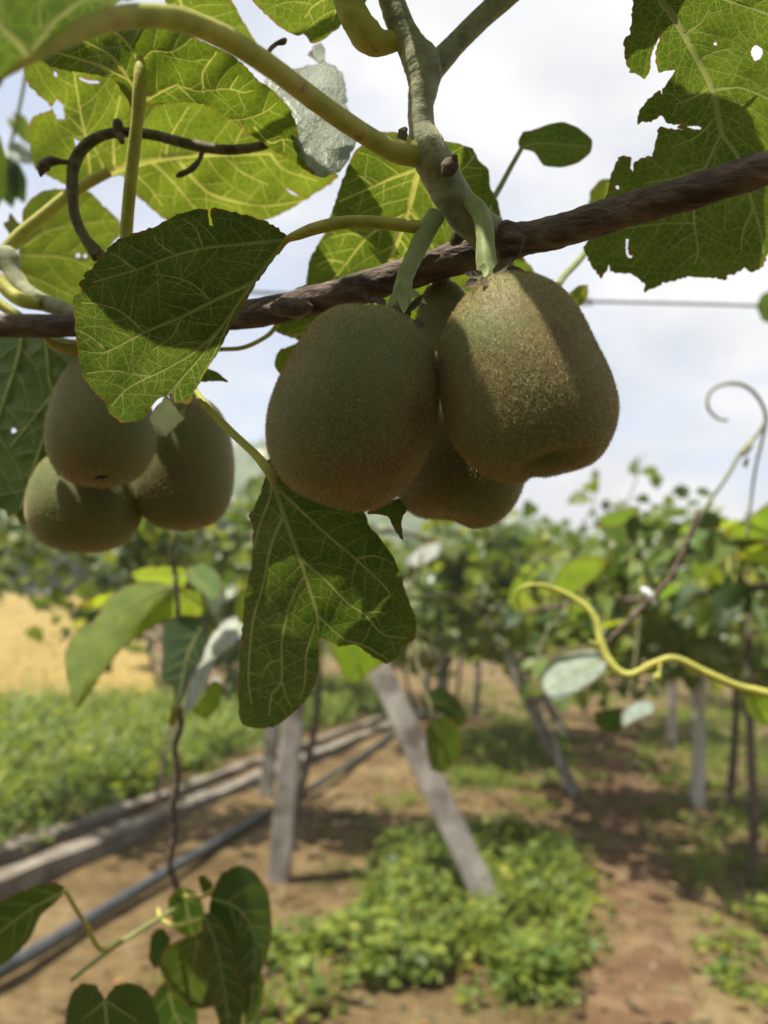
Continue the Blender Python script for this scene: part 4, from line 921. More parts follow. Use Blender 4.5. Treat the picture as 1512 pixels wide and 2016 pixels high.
pxtube('petiole', [(128, 1752, 0.52, 9), (150, 1790, 0.53, 9), (172, 1825, 0.55, 10), (200, 1870, 0.58, 10), (240, 1850, 0.62, 8)], M['petiole'], lf, sides=8)
ml([(128, 2040), (132, 1985), (140, 1955), (160, 1935), (190, 1940), (206, 1966), (226, 1940), (260, 1934), (296, 1955), (312, 2000), (318, 2060), (200, 2080)], 0.48, 0.0, 0.03, 0.01, veins=[([(206, 1966), (214, 2060)], 7, 4), ([(208, 1970), (160, 2010)], 4, 2), ([(208, 1970), (270, 2010)], 4, 2)], seed=58, mat='leaf_dark', tint=(0.55, 0.75, 0.7), label='dark lobed leaf low beneath the hanging shoot')

# ------------------------------------------------------------------ shoots of the next vine (right, middle distance)
nv = empty('reaching_shoot', P(1512, 1365, 0.66)); tag(nv, 'yellow-green wavy shoot with a hooked tip reaching across the vines', 'vine shoot')
pxtube('stem', [(1024, 1200, 0.74, 6.0), (1017, 1170, 0.74, 6.8), (1035, 1154, 0.735, 7.6), (1080, 1155, 0.73, 9.3), (1140, 1184, 0.72, 12.8), (1172, 1218, 0.71, 14.4), (1184, 1266, 0.70, 15.3), (1205, 1308, 0.69, 15.3), (1240, 1329, 0.68, 15.3), (1290, 1305, 0.675, 14.4), (1330, 1297, 0.67, 15.3), (1380, 1320, 0.665, 16.1), (1450, 1350, 0.66, 17.0), (1540, 1372, 0.65, 18.7), (1640, 1395, 0.64, 20.4)], M['petiole'], nv, sides=12, per=8, bump=0.07)
pxtube('bud', [(1300, 1306, 0.67, 7), (1298, 1325, 0.668, 9), (1293, 1334, 0.667, 18), (1288, 1340, 0.667, 5)], M['petiole'], nv, sides=8)
pxtube('bud', [(1188, 1270, 0.70, 6), (1172, 1268, 0.698, 9), (1160, 1262, 0.697, 5)], M['petiole'], nv, sides=8)
gen_leaf('leaf', P(1480, 1372, 0.66), 0.4 * RIGHT - 0.6 * UP, -FWD, 0.03, 0.025, 'leaf_mid', nv, tint=(1.6, 1.5, 1.2), seed=2, petiole=[P(1475, 1356, 0.66)], pr=0.001)
tw = empty('tied_twig', P(1195, 1268, 0.9)); tag(tw, 'bare brown twig tied with a white strip among the vines', 'twig')
pxtube('stem', [(1185, 1280, 0.9, 10), (1215, 1245, 0.9, 11), (1245, 1215, 0.9, 12), (1290, 1172, 0.9, 11), (1330, 1120, 0.9, 10), (1375, 1010, 0.9, 9)], M['bark'], tw, sides=8, bump=0.05)
pxtube('tie', [(1262, 1160, 0.895, 9), (1275, 1168, 0.893, 16), (1284, 1180, 0.893, 12), (1290, 1190, 0.895, 8)], M['tie'], tw, sides=8, bump=0.15)
cs = empty('curled_shoot', P(1385, 1000, 0.95)); tag(cs, 'thin grey shoot curling into a hook against the sky', 'vine shoot')
pxtube('stem', [(1432, 828, 0.95, 5.8), (1412, 823, 0.95, 5.8), (1394, 803, 0.95, 6.5), (1396, 776, 0.95, 6.5), (1420, 758, 0.95, 7.2), (1460, 757, 0.95, 7.9), (1492, 782, 0.95, 7.9), (1508, 822, 0.95, 7.9), (1494, 852, 0.95, 7.2), (1462, 886, 0.95, 7.9), (1430, 940, 0.95, 7.2), (1385, 1005, 0.95, 7.2), (1360, 1060, 0.95, 7.2)], M['shoot'], cs, sides=8, per=8, bump=0.04)
pxtube('stem', [(1510, 825, 0.95, 6.5), (1500, 870, 0.95, 6.5), (1486, 930, 0.95, 5.8), (1476, 1010, 0.95, 5.8), (1470, 1060, 0.95, 5.8)], M['shoot'], cs, sides=8, per=6)
pxtube('bud', [(1482, 868, 0.948, 6), (1474, 880, 0.946, 14), (1464, 892, 0.946, 12), (1458, 898, 0.948, 4)], M['shoot'], cs, sides=8)
pxtube('bud', [(1472, 900, 0.948, 4), (1468, 912, 0.946, 11), (1466, 920, 0.948, 4)], M['stalk'], cs, sides=8)
# a nearer trellised arm with leaves one can tell apart
arm = empty('leafy_arm', P(1400, 1180, 2.3)); tag(arm, 'nearer leafy vine arm with separate big leaves under the curled shoot', 'vine', None)
tube('stem', [P(1000, 1215, 2.9), P(1120, 1190, 2.7), P(1250, 1180, 2.5), P(1400, 1165, 2.3), P(1560, 1150, 2.1)], [0.008, 0.01, 0.012, 0.013, 0.014], M['trunk'], arm, sides=8, bump=0.06)
rg = np.random.default_rng(77)
for k in range(85):
    px = rg.uniform(1010, 1560); d = np.interp(px, [1000, 1560], [2.9, 2.1]) + rg.normal(0, 0.15)
    py = rg.normal(1165, 55) - (40 if px > 1330 else 0) * rg.random() if rg.random() < 0.8 else rg.uniform(1010, 1080)
    if px < 1180: py = max(py, 1110)
    py = min(py, 1300)
    b = P(px, py, d); a = rg.uniform(0, 6.28)
    dr = np.array([math.cos(a), 0.7 * math.sin(a), -0.45 + rg.normal(0, 0.35)])
    nr = np.array([rg.normal(0, 0.5), rg.normal(-0.2, 0.5), 1.0]); L_ = rg.uniform(0.07, 0.13)
    t = rg.random(); ti = (1.5, 1.3, 0.8) if t > 0.88 else (0.8, 0.95, 0.95) if t < 0.4 else (1.05, 1.05, 0.95)
    st_ = P(px, np.interp(px, [1000, 1560], [1215, 1150]), np.interp(px, [1000, 1560], [2.9, 2.1]))
    gen_leaf('leaf', b, dr, nr, L_, L_ * rg.uniform(0.8, 1.0), 'leaf_mid' if t > 0.3 else 'leaf_dark', arm, tint=ti, seed=900 + k, petiole=[st_, 0.5 * (st_ + b) + np.array([0, 0, 0.03])], pr=0.0016, nu=7, nv=3, droop=rg.uniform(0.2, 0.6))
def pale(poly, d, gx, gy, mat, tint, seed, label=None, parent=None, fold=None, veins=()):
    return ml(poly, d, gx, gy, mat=mat, tint=tint, seed=seed, label=label, parent=parent, fold=fold, veins=veins)
pale([(1062, 1335), (1080, 1302), (1118, 1284), (1165, 1278), (1196, 1294), (1192, 1320), (1160, 1347), (1120, 1372), (1084, 1378)], 1.15, 0.0, -0.12, 'leaf_silver', (0.8, 0.9, 0.78), 61, 'pale mottled leaf under the wavy shoot', arm, veins=[([(1192, 1298), (1130, 1325), (1075, 1360)], 4, 2)])
pale([(1044, 1330), (1060, 1296), (1100, 1276), (1160, 1268), (1192, 1280), (1196, 1296), (1165, 1280), (1118, 1286), (1082, 1304), (1064, 1336), (1064, 1370), (1050, 1350)], 1.16, 0.0, -0.1, 'leaf_mid', (1, 1, 0.9), 62, None, arm)
pale([(1170, 1402), (1196, 1398), (1228, 1395), (1225, 1440), (1195, 1442), (1172, 1426)], 1.3, 0.0, 0.0, 'leaf_dark', (0.8, 1, 1), 63, None, arm)
pale([(1226, 1396), (1268, 1378), (1290, 1384), (1286, 1404), (1250, 1418), (1226, 1432)], 1.3, 0.0, -0.1, 'leaf_silver', (0.8, 0.92, 0.85), 64, None, arm)
pale([(1080, 1165), (1110, 1110), (1160, 1094), (1200, 1102), (1170, 1140), (1120, 1172)], 1.5, 0.0, 0.06, 'leaf_mid', (1.1, 1.1, 0.9), 65, None, arm)
pale([(1172, 1038), (1190, 1012), (1230, 1000), (1262, 996), (1250, 1020), (1215, 1036)], 1.6, 0.0, 0.06, 'leaf_mid', (0.9, 1, 1.1), 66, None, arm)
pale([(1230, 1030), (1256, 1010), (1262, 1040), (1240, 1070)], 1.6, 0.0, 0.0, 'leaf_dark', (0.9, 1, 1), 67, None, arm)
pale([(1368, 1020), (1395, 1005), (1420, 1018), (1418, 1040), (1375, 1042)], 1.4, 0.0, 0.0, 'leaf_dark', (1, 1.1, 1.2), 68, None, arm)
pale([(1420, 1050), (1470, 1020), (1530, 980), (1560, 1040), (1530, 1060), (1460, 1062)], 1.2, 0.0, 0.05, 'leaf_mid', (1.2, 1.2, 0.9), 69, None, arm)
pale([(1440, 1100), (1490, 1070), (1560, 1075), (1560, 1120), (1490, 1110)], 1.2, 0.0, 0.05, 'leaf_mid', (1.5, 1.35, 0.7), 70, None, arm)
tube('stem', [P(1090, 1340, 1.15), P(1060, 1300, 1.5), P(1080, 1240, 2.1), P(1120, 1190, 2.7)], [0.002, 0.003, 0.004, 0.005], M['tendril'], arm, sides=6)
tube('stem', [P(1230, 1400, 1.3), P(1250, 1300, 1.8), P(1260, 1180, 2.5)], [0.002, 0.003, 0.005], M['tendril'], arm, sides=6)
tube('stem', [P(1540, 1060, 1.2), P(1580, 1100, 1.6), P(1560, 1150, 2.1)], [0.003, 0.004, 0.006], M['tendril'], arm, sides=6)
tube('stem', [P(1245, 1015, 1.6), P(1260, 1090, 2.0), P(1300, 1175, 2.45)], [0.003, 0.004, 0.006], M['tendril'], arm, sides=6)

# hanging sprig with leaves and little fruits in front of the broad strut
sp = empty('hanging_sprig', P(850, 1510, 1.3)); tag(sp, 'thin sprig with two curled leaves dangling in front of the broad leaning strut', 'vine shoot')
tube('stem', [P(800, 1180, 1.5), P(812, 1260, 1.42), P(830, 1340, 1.35), P(850, 1400, 1.3), P(846, 1440, 1.3)], [0.004, 0.004, 0.0035, 0.003, 0.002], M['tendril'], sp, sides=6)
tube('stem', [P(800, 1180, 1.5), P(880, 1172, 1.9), P(950, 1195, 2.5), P(1000, 1215, 2.9)], [0.004, 0.005, 0.006, 0.008], M['tendril'], sp, sides=6)
ml([(838, 1432), (862, 1410), (892, 1418), (910, 1455), (902, 1492), (876, 1522), (850, 1516), (840, 1482)], 1.3, 0.0, 0.03, 0.08, veins=[([(850, 1412), (868, 1460), (862, 1515)], 3, 2)], parent=sp, seed=81, mat='leaf_dark', tint=(1.2, 1.2, 1.0))
ml([(834, 1372), (868, 1350), (905, 1380), (922, 1420), (906, 1432), (870, 1406), (840, 1402)], 1.32, 0.0, 0.0, 0.08, veins=[([(838, 1380), (880, 1390), (915, 1424)], 3, 2)], parent=sp, seed=82, mat='leaf_dark', tint=(0.8, 0.95, 0.9))
ml([(655, 1275), (700, 1262), (762, 1298), (732, 1320), (700, 1345), (682, 1342)], 0.95, 0.0, 0.03, veins=[([(690, 1264), (700, 1340)], 3, 2)], parent=sp, seed=83, tint=(0.9, 0.95, 0.6))
tube('stem', [P(690, 1264, 0.95), P(740, 1200, 1.2), P(800, 1180, 1.5)], [0.002, 0.003, 0.004], M['tendril'], sp, sides=6)
ml([(795, 1106), (830, 1075), (870, 1066), (862, 1095), (822, 1116)], 1.7, 0.0, -0.1, parent=sp, seed=84, mat='leaf_silver', tint=(1.1, 1.12, 1.1))  # pale colour stands in for a white shine on this leaf
tube('stem', [P(830, 1090, 1.7), P(815, 1140, 1.6), P(800, 1180, 1.5)], [0.002, 0.003, 0.004], M['tendril'], sp, sides=6)
for nm, cx, cy, r, s in (('small distant dark kiwi hanging beside the broad strut top', 824, 1288, 22, 1), ('small distant kiwi with pale shoulder next to the dark one', 846, 1296, 21, 2)):
    a = np.linspace(0, math.pi, 9)
    kiwi(nm, [(cx - r * math.sin(t), cy - 1.15 * r * math.cos(t)) for t in a], [(cx + r * math.sin(t), cy - 1.15 * r * math.cos(t)) for t in a], 1.55 + 0.03 * s, hairs=1500, hair_len=(0.001, 0.002), group='distant kiwi pair', seed=80 + s, rings=20, seg=24, stalk=[(815, 1235, 1.45, 5), (cx, cy - 40, 1.52, 5), (cx, cy - 1.1 * r, 1.55 + 0.03 * s, 7)])
# trailing stem high on the left, out of focus
ts = empty('trailing_stem', P(15, 300, 0.9)); tag(ts, 'blurred thin stem with small pale leaves against the sky by the big leaf', 'vine shoot')
pxtube('stem', [(60, 60, 0.85, 7), (50, 150, 0.87, 7), (34, 230, 0.88, 7), (18, 300, 0.9, 6), (6, 360, 0.9, 6)], M['stalk'], ts, sides=6)
for (px, py, dx_, dy_, L_, mt, ti, s) in ((30, 235, 0.6, 0.8, 0.035, 'leaf_mid', (1.4, 1.3, 1.1), 1), (20, 295, 0.9, 0.35, 0.04, 'leaf_silver', (0.9, 1, 0.9), 2), (10, 320, 0.1, 1, 0.05, 'leaf_dark', (1.1, 1.3, 1.3), 3), (24, 330, 0.3, 1, 0.04, 'leaf_dark', (1.1, 1.2, 1.2), 4)):
    gen_leaf('leaf', P(px, py, 0.89), dx_ * RIGHT - dy_ * UP, -FWD + 0.4 * UP, L_, L_ * 0.75, mt, ts, tint=ti, seed=s, petiole=[P(px - 4, py - 14, 0.885)], pr=0.001)
# leaf at the right edge by the wire
we = empty('wire_sprig', P(1512, 600, 1.2)); tag(we, 'small light leaf on a stalk at the wire end', 'vine shoot')
ml([(1490, 602), (1498, 582), (1530, 570), (1548, 610), (1530, 640), (1500, 630)], 1.2, 0, 0, parent=we, seed=88, tint=(1.3, 1.3, 1.1))
tube('stem', [P(1530, 606, 1.2), P(1600, 600, 1.22), P(1700, 606, 1.26)], [0.003, 0.003, 0.003], M['stalk'], we, sides=6)

# unseen leafy arm added beside the view to shade the lower end of the hanging shoot
sh = empty('shade_arm', (-0.62, 0.42, 1.9)); tag(sh, 'unseen leafy vine arm added overhead to shade the hanging shoot', 'vine')
tube('stem', [(-1.1, 0.40, 1.92), (-0.8, 0.42, 1.91), (-0.5, 0.45, 1.90), (-0.38, 0.5, 1.90)], [0.008, 0.007, 0.005, 0.003], M['bark'], sh, sides=10, bump=0.05)
rg = np.random.default_rng(91)
for k in range(22):
    x = rg.uniform(-0.54, -0.345); y = rg.uniform(0.38, 0.50); a = rg.uniform(0, 6.28); b = np.array([x, y, 1.88 + rg.normal(0, 0.025)])
    s_ = np.array([np.clip(x, -1.0, -0.5), 0.445, 1.903])
    gen_leaf('leaf', b, (-abs(math.cos(a)), math.sin(a), -0.2), (rg.normal(0, 0.2), rg.normal(0, 0.2), 1), 0.12, 0.11, 'leaf_dark', sh, seed=k, petiole=[s_, 0.5 * (s_ + b) + np.array([0, 0, 0.01])])

# ------------------------------------------------------------------ the fruiting vine close to the lens
vine = empty('kiwi_vine', P(756, 545, 0.275))
tag(vine, 'fruiting kiwi vine with brown woody cane, downy grey-green shoot and big veined leaves', 'vine')
# woody cane (the branch the fruit hangs from)
pxtube('cane', [(-120, 640, 0.345, 44), (0, 641, 0.34, 44), (150, 641, 0.335, 46), (320, 636, 0.325, 48), (480, 620, 0.312, 54), (600, 596, 0.298, 58), (700, 570, 0.288, 60), (800, 540, 0.282, 62),
                (900, 508, 0.276, 66), (985, 482, 0.270, 74), (1030, 470, 0.268, 66), (1100, 456, 0.264, 64), (1200, 424, 0.258, 66), (1300, 396, 0.252, 66), (1400, 366, 0.248, 66), (1512, 330, 0.244, 66), (1640, 290, 0.24, 66)],
       M['bark'], vine, sides=18, per=8, bump=0.045, seed=3)
# downy shoot rising from the cane, with its fork and swollen nodes
main_shoot = pxtube('shoot', [(985, 486, 0.268, 78), (950, 452, 0.262, 74), (905, 408, 0.258, 74), (872, 352, 0.255, 72), (846, 300, 0.252, 74), (830, 250, 0.252, 52), (829, 205, 0.253, 52), (834, 165, 0.254, 62), (832, 128, 0.255, 74),
                 (806, 84, 0.256, 56), (785, 40, 0.256, 52), (768, -10, 0.256, 50), (750, -90, 0.256, 50)], M['shoot'], vine, sides=18, per=8, bump=0.04, seed=5)
side_shoot = pxtube('side_shoot', [(838, 150, 0.255, 54), (868, 118, 0.256, 46), (905, 78, 0.257, 42), (950, 34, 0.258, 42), (1005, -14, 0.258, 42), (1060, -60, 0.258, 42)], M['shoot'], vine, sides=14, per=6, bump=0.03, seed=6)
pxtube('node', [(872, 345, 0.246, 10), (884, 330, 0.246, 34), (892, 318, 0.246, 26), (897, 306, 0.244, 8)], M['scale'], vine, sides=10, bump=0.1, seed=2)
pxtube('node', [(800, 252, 0.247, 8), (793, 262, 0.247, 20), (791, 278, 0.247, 20), (796, 290, 0.246, 8)], M['scale'], vine, sides=10, bump=0.12, seed=9)
pxtube('node', [(985, 450, 0.262, 10), (1000, 456, 0.258, 50), (1004, 486, 0.258, 56), (990, 512, 0.260, 20)], M['bark'], vine, sides=12, bump=0.14, seed=12)
# flakes of light dry bark on the cane
pxtube('bark_flake', [(822, 522, 0.262, 6), (838, 514, 0.261, 18), (856, 507, 0.262, 12), (866, 502, 0.263, 4)], M['drysepal'], vine, sides=8, bump=0.2, seed=4)
pxtube('bark_bud', [(520, 606, 0.296, 10), (560, 606, 0.290, 40), (590, 608, 0.289, 36), (630, 606, 0.294, 10)], M['bark'], vine, sides=12, bump=0.16, seed=14)
pxtube('twig', [(905, 440, 0.272, 30), (898, 470, 0.272, 26), (896, 500, 0.274, 28)], M['tendril'], vine, sides=10)

# large yellow petiole sweeping to the top corner, with the leaf blade it carries (very near the lens)
near_leaf = traced_leaf('leaf', [(-80, -90), (330, -90), (350, -20), (230, 6), (205, 24), (150, 58), (95, 90), (62, 106), (40, 120), (12, 150), (-2, 172), (-80, 200)],
    plane(100, 60, 0.150, 0.016, 0.008, 0.002), [([(60, 112), (10, 60), (-60, 10)], 16, 9), ([(60, 108), (110, 40), (190, -20), (250, -80)], 14, 8)],
    mat='leaf_dark', veinmat='vein_dark', parent=vine, label='out of focus dark leaf close to the lens', tint=(1.2, 1.2, 1.2), seed=1, lat=(101, 156, 50, 3.8), grid=16)
big_pet = pxtube('petiole', [(822, 302, 0.252, 52), (785, 298, 0.248, 46), (750, 284, 0.242, 40), (680, 240, 0.228, 39), (600, 182, 0.212, 40), (520, 122, 0.196, 42), (430, 68, 0.183, 44), (330, 34, 0.172, 44), (220, 38, 0.162, 42), (130, 74, 0.154, 34), (70, 108, 0.149, 24), (20, 140, 0.146, 14), (-40, 175, 0.143, 8)], M['petiole'], near_leaf, sides=16, per=8, bump=0.02)
# short thick petiole at the top, bending to the shoot
pxtube('petiole', [(672, -60, 0.252, 50), (684, 0, 0.253, 54), (702, 40, 0.254, 60), (725, 72, 0.255, 62), (752, 84, 0.256, 48), (790, 78, 0.257, 34)], M['petiole'], vine, sides=16, per=8, bump=0.03, seed=8)

# glowing overhead leaf with its raised midrib
L2 = [(47, 115), (48, 150), (58, 170), (75, 187), (92, 200), (100, 212), (112, 196), (124, 208), (127, 232), (112, 234), (104, 215), (80, 222), (62, 232), (58, 250), (62, 270), (60, 290), (65, 320), (72, 335), (95, 345), (130, 365),
      (160, 376), (200, 356), (240, 345), (270, 385), (325, 432), (420, 452), (530, 432), (600, 395), (666, 350), (656, 335), (625, 330), (560, 250), (480, 160), (380, 110), (250, 90), (120, 80), (50, 98)]
l2 = traced_leaf('leaf', L2, plane(350, 300, 0.385, -0.003, 0.022, 0.0012),
    [([(150, 368), (180, 356), (240, 330), (320, 311), (390, 305), (480, 303), (535, 302)], 22, 5), ([(178, 352), (170, 280), (158, 220), (145, 140)], 7, 3), ([(225, 334), (222, 270), (226, 235), (237, 188)], 7, 4),
     ([(208, 342), (190, 300), (165, 260), (120, 215)], 6, 2), ([(325, 309), (331, 280), (346, 250), (372, 210)], 6, 3), ([(455, 303), (468, 270), (480, 250)], 6, 3), ([(300, 318), (340, 358), (385, 412)], 8, 3),
     ([(345, 308), (385, 356), (430, 388), (520, 404), (595, 396)], 9, 3), ([(532, 303), (560, 334), (625, 356)], 7, 3), ([(440, 304), (475, 338), (530, 365)], 5, 2), ([(250, 330), (290, 365), (320, 405)], 5, 2)],
    holes=[[(155, 152), (172, 158), (194, 160), (196, 164), (176, 164), (160, 158)], [(106, 140), (113, 144), (112, 152), (106, 148)], [(146, 272), (158, 280), (154, 292), (148, 284)], [(562, 370), (580, 380), (590, 386), (574, 382)]],
    mat='leaf', parent=vine, label='bright backlit leaf with yellow veins behind the curled brown tendril', lat=(49, 104, 60, 1.7), seed=2, tint=(1.15, 1.12, 0.9), teeth=2.0, wave=0.002)
pxtube('petiole', [(8, 500, 0.375, 30), (40, 462, 0.376, 26), (85, 425, 0.378, 25), (130, 388, 0.38, 24), (170, 362, 0.38, 22), (215, 338, 0.379, 20)], M['petiole'], l2, sides=12, per=6)

# folded leaf above it, petiole coming down behind the dark leaf
L3 = [(70, 105), (98, 130), (159, 143), (217, 153), (238, 175), (259, 212), (275, 205), (300, 207), (363, 202), (400, 205), (442, 228), (485, 258), (531, 291), (575, 318), (624, 347), (594, 298), (584, 245), (565, 205), (531, 172), (511, 159),
      (472, 119), (442, 99), (389, 76), (330, 30), (230, 15), (130, 45), (75, 88)]
l3 = traced_leaf('leaf', L3, plane(300, 150, 0.305, -0.004, 0.012, 0.0014, 0.002),
    [([(265, 172), (220, 111), (172, 82), (132, 63)], 8, 3), ([(260, 160), (215, 136), (175, 122), (111, 104), (72, 102)], 7, 3), ([(274, 122), (254, 90), (220, 56), (195, 40)], 8, 3), ([(287, 196), (317, 180), (350, 166)], 9, 3),
     ([(280, 118), (300, 99), (333, 102), (360, 89), (379, 71)], 5, 3), ([(426, 102), (399, 142), (396, 178), (350, 168)], 5, 4), ([(396, 180), (449, 175), (479, 182), (498, 178)], 4, 2), ([(452, 175), (469, 149)], 4, 2), ([(350, 167), (400, 212), (449, 235), (492, 231), (525, 218), (545, 202)], 5, 2), ([(500, 250), (531, 281), (558, 274), (588, 281)], 4, 2), ([(558, 274), (560, 300)], 3, 2)],
    mat='leaf', parent=vine, label='folded green leaf with brown-edged margin over the bright leaf', lat=(43, 91, 60, 1.5), seed=3, tint=(0.92, 0.96, 0.75), teeth=1.8, wave=0.0015, quilt=0.0013)
pxtube('petiole', [(275, 114, 0.302, 14), (276, 140, 0.30, 24), (275, 180, 0.30, 28), (271, 230, 0.302, 25), (263, 300, 0.305, 25), (256, 370, 0.309, 25), (250, 440, 0.313, 25), (246, 510, 0.318, 26), (235, 600, 0.325, 28), (228, 640, 0.33, 30)], M['petiole'], l3, sides=12, per=6)

# silvery felted leaf catching the sun
traced_leaf('leaf', [(561, 129), (574, 136), (598, 132), (627, 124), (606, 109), (617, 93), (631, 84), (641, 103), (639, 121), (660, 132), (672, 142), (680, 165), (684, 212), (698, 236), (698, 284), (690, 308), (680, 326), (667, 337), (647, 346), (624, 347), (590, 300), (560, 235), (520, 175), (530, 145)],
    plane(620, 230, 0.335, 0.012, -0.020, 0.004), [([(545, 160), (590, 230), (640, 290), (690, 285)], 5, 2), ([(600, 240), (660, 230), (690, 240)], 4, 2)], mat='leaf_silver', parent=vine,
    label='pale silvery crinkled leaf lit white beside the yellow petiole', seed=4, jit=1.4, lat=(29, 78, 70, 1.7), veinmat='leaf_silver', quilt=0.002, grid=9, tint=(0.82, 0.88, 0.76), wave=0.002)
# leaves at the top
traced_leaf('leaf', [(330, -60), (430, -60), (452, -10), (472, 30), (490, 60), (508, 95), (470, 96), (400, 66), (330, 30)], plane(420, 20, 0.34, 0.0, 0.02), [([(350, -40), (356, 10), (362, 40)], 6, 4), ([(356, 10), (420, 40), (480, 80)], 4, 2)], parent=vine, mat='leaf', seed=5, lat=(43, 78, 55, 1.5), label='pale leaf blade behind the arching petiole')
traced_leaf('leaf', [(495, 0), (531, 36), (565, 63), (588, 71), (598, 66), (608, 78), (610, 85), (617, 86), (634, 81), (660, 60), (680, 46), (712, 30), (730, -60), (600, -110), (470, -60)], plane(600, 10, 0.30, 0.002, 0.018), [([(680, -80), (672, -20), (655, 40)], 6, 3), ([(672, -20), (620, 10), (600, 35)], 4, 2), ([(676, -50), (590, -40), (520, -10)], 5, 2)],
    parent=vine, mat='leaf', seed=6, lat=(43, 78, 55, 1.5), jit=1.0, label='light green leaf hanging in at the top beside the shoot')
pxtube('dead_tendril', [(528, 108, 0.21, 9), (533, 96, 0.212, 9), (545, 86, 0.214, 9), (557, 82, 0.214, 13), (562, 78, 0.215, 8)], M['scale'], vine, sides=8)

# dark leaf in front, its petiole from the shoot
L1 = [(566, 470), (548, 450), (520, 434), (470, 420), (424, 409), (414, 411), (416, 432), (420, 446), (412, 444), (407, 410), (350, 421), (300, 448), (240, 468), (212, 488), (186, 520), (184, 528), (166, 537), (168, 548), (156, 556), (158, 574), (143, 588), (146, 610), (148, 650), (154, 700), (164, 742), (178, 762), (210, 796), (214, 812), (236, 830), (262, 829),
      (288, 820), (300, 797), (318, 782), (341, 776), (343, 792), (374, 794), (388, 764), (410, 724), (432, 690), (455, 645), (480, 600), (510, 550), (540, 510)]
l1 = traced_leaf('leaf', L1, plane(350, 560, 0.262, 0.004, 0.016, 0.0016, fold=(566, 470, 320, 800, 0.014)),
    [([(566, 470), (520, 524), (480, 580), (430, 650), (392, 704), (350, 752), (298, 818)], 9, 4), ([(564, 472), (470, 481), (400, 489), (340, 504), (270, 530), (182, 556)], 7, 3), ([(492, 558), (420, 592), (360, 622), (282, 655), (208, 692), (160, 690)], 8, 3), ([(432, 648), (386, 690), (330, 724), (255, 762), (218, 800)], 7, 3),
     ([(284, 654), (240, 615), (200, 600), (160, 596)], 5, 2), ([(346, 502), (310, 478), (305, 462)], 4, 2), ([(268, 532), (232, 505), (214, 498)], 4, 2), ([(415, 592), (380, 560), (340, 545), (300, 540)], 3.5, 2), ([(400, 489), (385, 450), (360, 430)], 3.5, 2), ([(358, 622), (340, 660), (300, 690)], 3.5, 2), ([(330, 724), (290, 740), (225, 730), (170, 735)], 4, 2),
     ([(394, 702), (348, 760), (345, 790)], 4, 2), ([(462, 606), (430, 680), (392, 750)], 4, 2), ([(208, 690), (185, 668), (155, 650)], 3.5, 2)],
    mat='leaf_dark', veinmat='vein_dark', parent=vine, label='large dark green leaf with torn tip hanging over the cane', lat=(43, 80, 62, 1.6), seed=7, teeth=2.2, jit=0.9, wave=0.001, quilt=0.0012)
pxtube('petiole', [(850, 447, 0.258, 34), (825, 447, 0.254, 27), (780, 442, 0.252, 25), (720, 437, 0.252, 25), (670, 439, 0.253, 25), (620, 450, 0.256, 24), (588, 462, 0.2585, 20), (564, 473, 0.2625, 13), (545, 500, 0.264, 8)], M['petiole'], l1, sides=12, per=6)
traced_leaf('torn_flap', [(326, 782), (338, 790), (350, 803), (377, 794), (366, 818), (345, 846), (322, 861), (303, 850), (294, 822), (304, 806)], plane(335, 820, 0.304, -0.012, 0.018, 0.01), (), mat='leaf_silver', parent=l1, seed=8, grid=8, jit=1.2, tint=(0.9, 0.95, 0.8), wave=0.002)

# leaf behind the two big kiwis
traced_leaf('leaf', [(746, 262), (778, 260), (860, 277), (896, 281), (931, 293), (942, 315), (962, 335), (967, 372), (981, 401), (988, 433), (1002, 470), (1035, 511), (1056, 540), (1060, 590), (1010, 640), (900, 660), (760, 640), (640, 600), (608, 576), (602, 554), (610, 511), (637, 461), (656, 408), (674, 354), (699, 297)],
    plane(820, 450, 0.355, 0.002, 0.022, 0.003),
    [([(828, 318), (803, 415), (785, 469), (764, 526), (740, 600)], 13, 5), ([(824, 333), (771, 351), (735, 367), (667, 397)], 7, 3), ([(803, 415), (771, 433), (721, 469), (681, 519), (640, 570)], 8, 3), ([(806, 413), (826, 440), (858, 500), (890, 580)], 8, 3), ([(735, 367), (715, 350), (700, 345)], 4, 2), ([(721, 469), (690, 460), (650, 468)], 4, 2), ([(681, 519), (650, 512), (620, 525)], 4, 2), ([(785, 469), (800, 490), (815, 530)], 4, 2),
     ([(828, 320), (890, 360), (930, 420), (980, 500)], 7, 3), ([(886, 358), (915, 330), (935, 305)], 4, 2)],
    mat='leaf', parent=vine, label='backlit leaf with yellow midrib behind the hanging kiwis and cane', lat=(49, 104, 58, 1.6), seed=9, tint=(0.82, 0.86, 0.75), wave=0.002)
traced_leaf('leaf', [(545, 600), (600, 560), (680, 575), (720, 640), (690, 690), (640, 700), (600, 690), (560, 745), (540, 720), (548, 690), (590, 672), (540, 650)], plane(620, 640, 0.345, 0.0, 0.01), [([(520, 650), (560, 665), (600, 690)], 7, 3), ([(560, 665), (630, 650), (690, 650)], 5, 2)], mat='leaf', parent=vine, seed=10, tint=(1.1, 1.1, 0.9), lat=(43, 65, 55, 1.5), label='small leaf under the cane beside the big kiwi')
pxtube('petiole', [(432, 688, 0.32, 9), (480, 684, 0.325, 9), (525, 662, 0.33, 9), (545, 640, 0.33, 10), (560, 615, 0.318, 12)], M['petiole'], vine, sides=8)
traced_leaf('leaf', [(360, 715), (405, 725), (428, 733), (450, 753), (425, 750), (390, 752)], plane(430, 740, 0.315, 0.0, 0.01), (), mat='leaf', parent=vine, seed=36, grid=8)

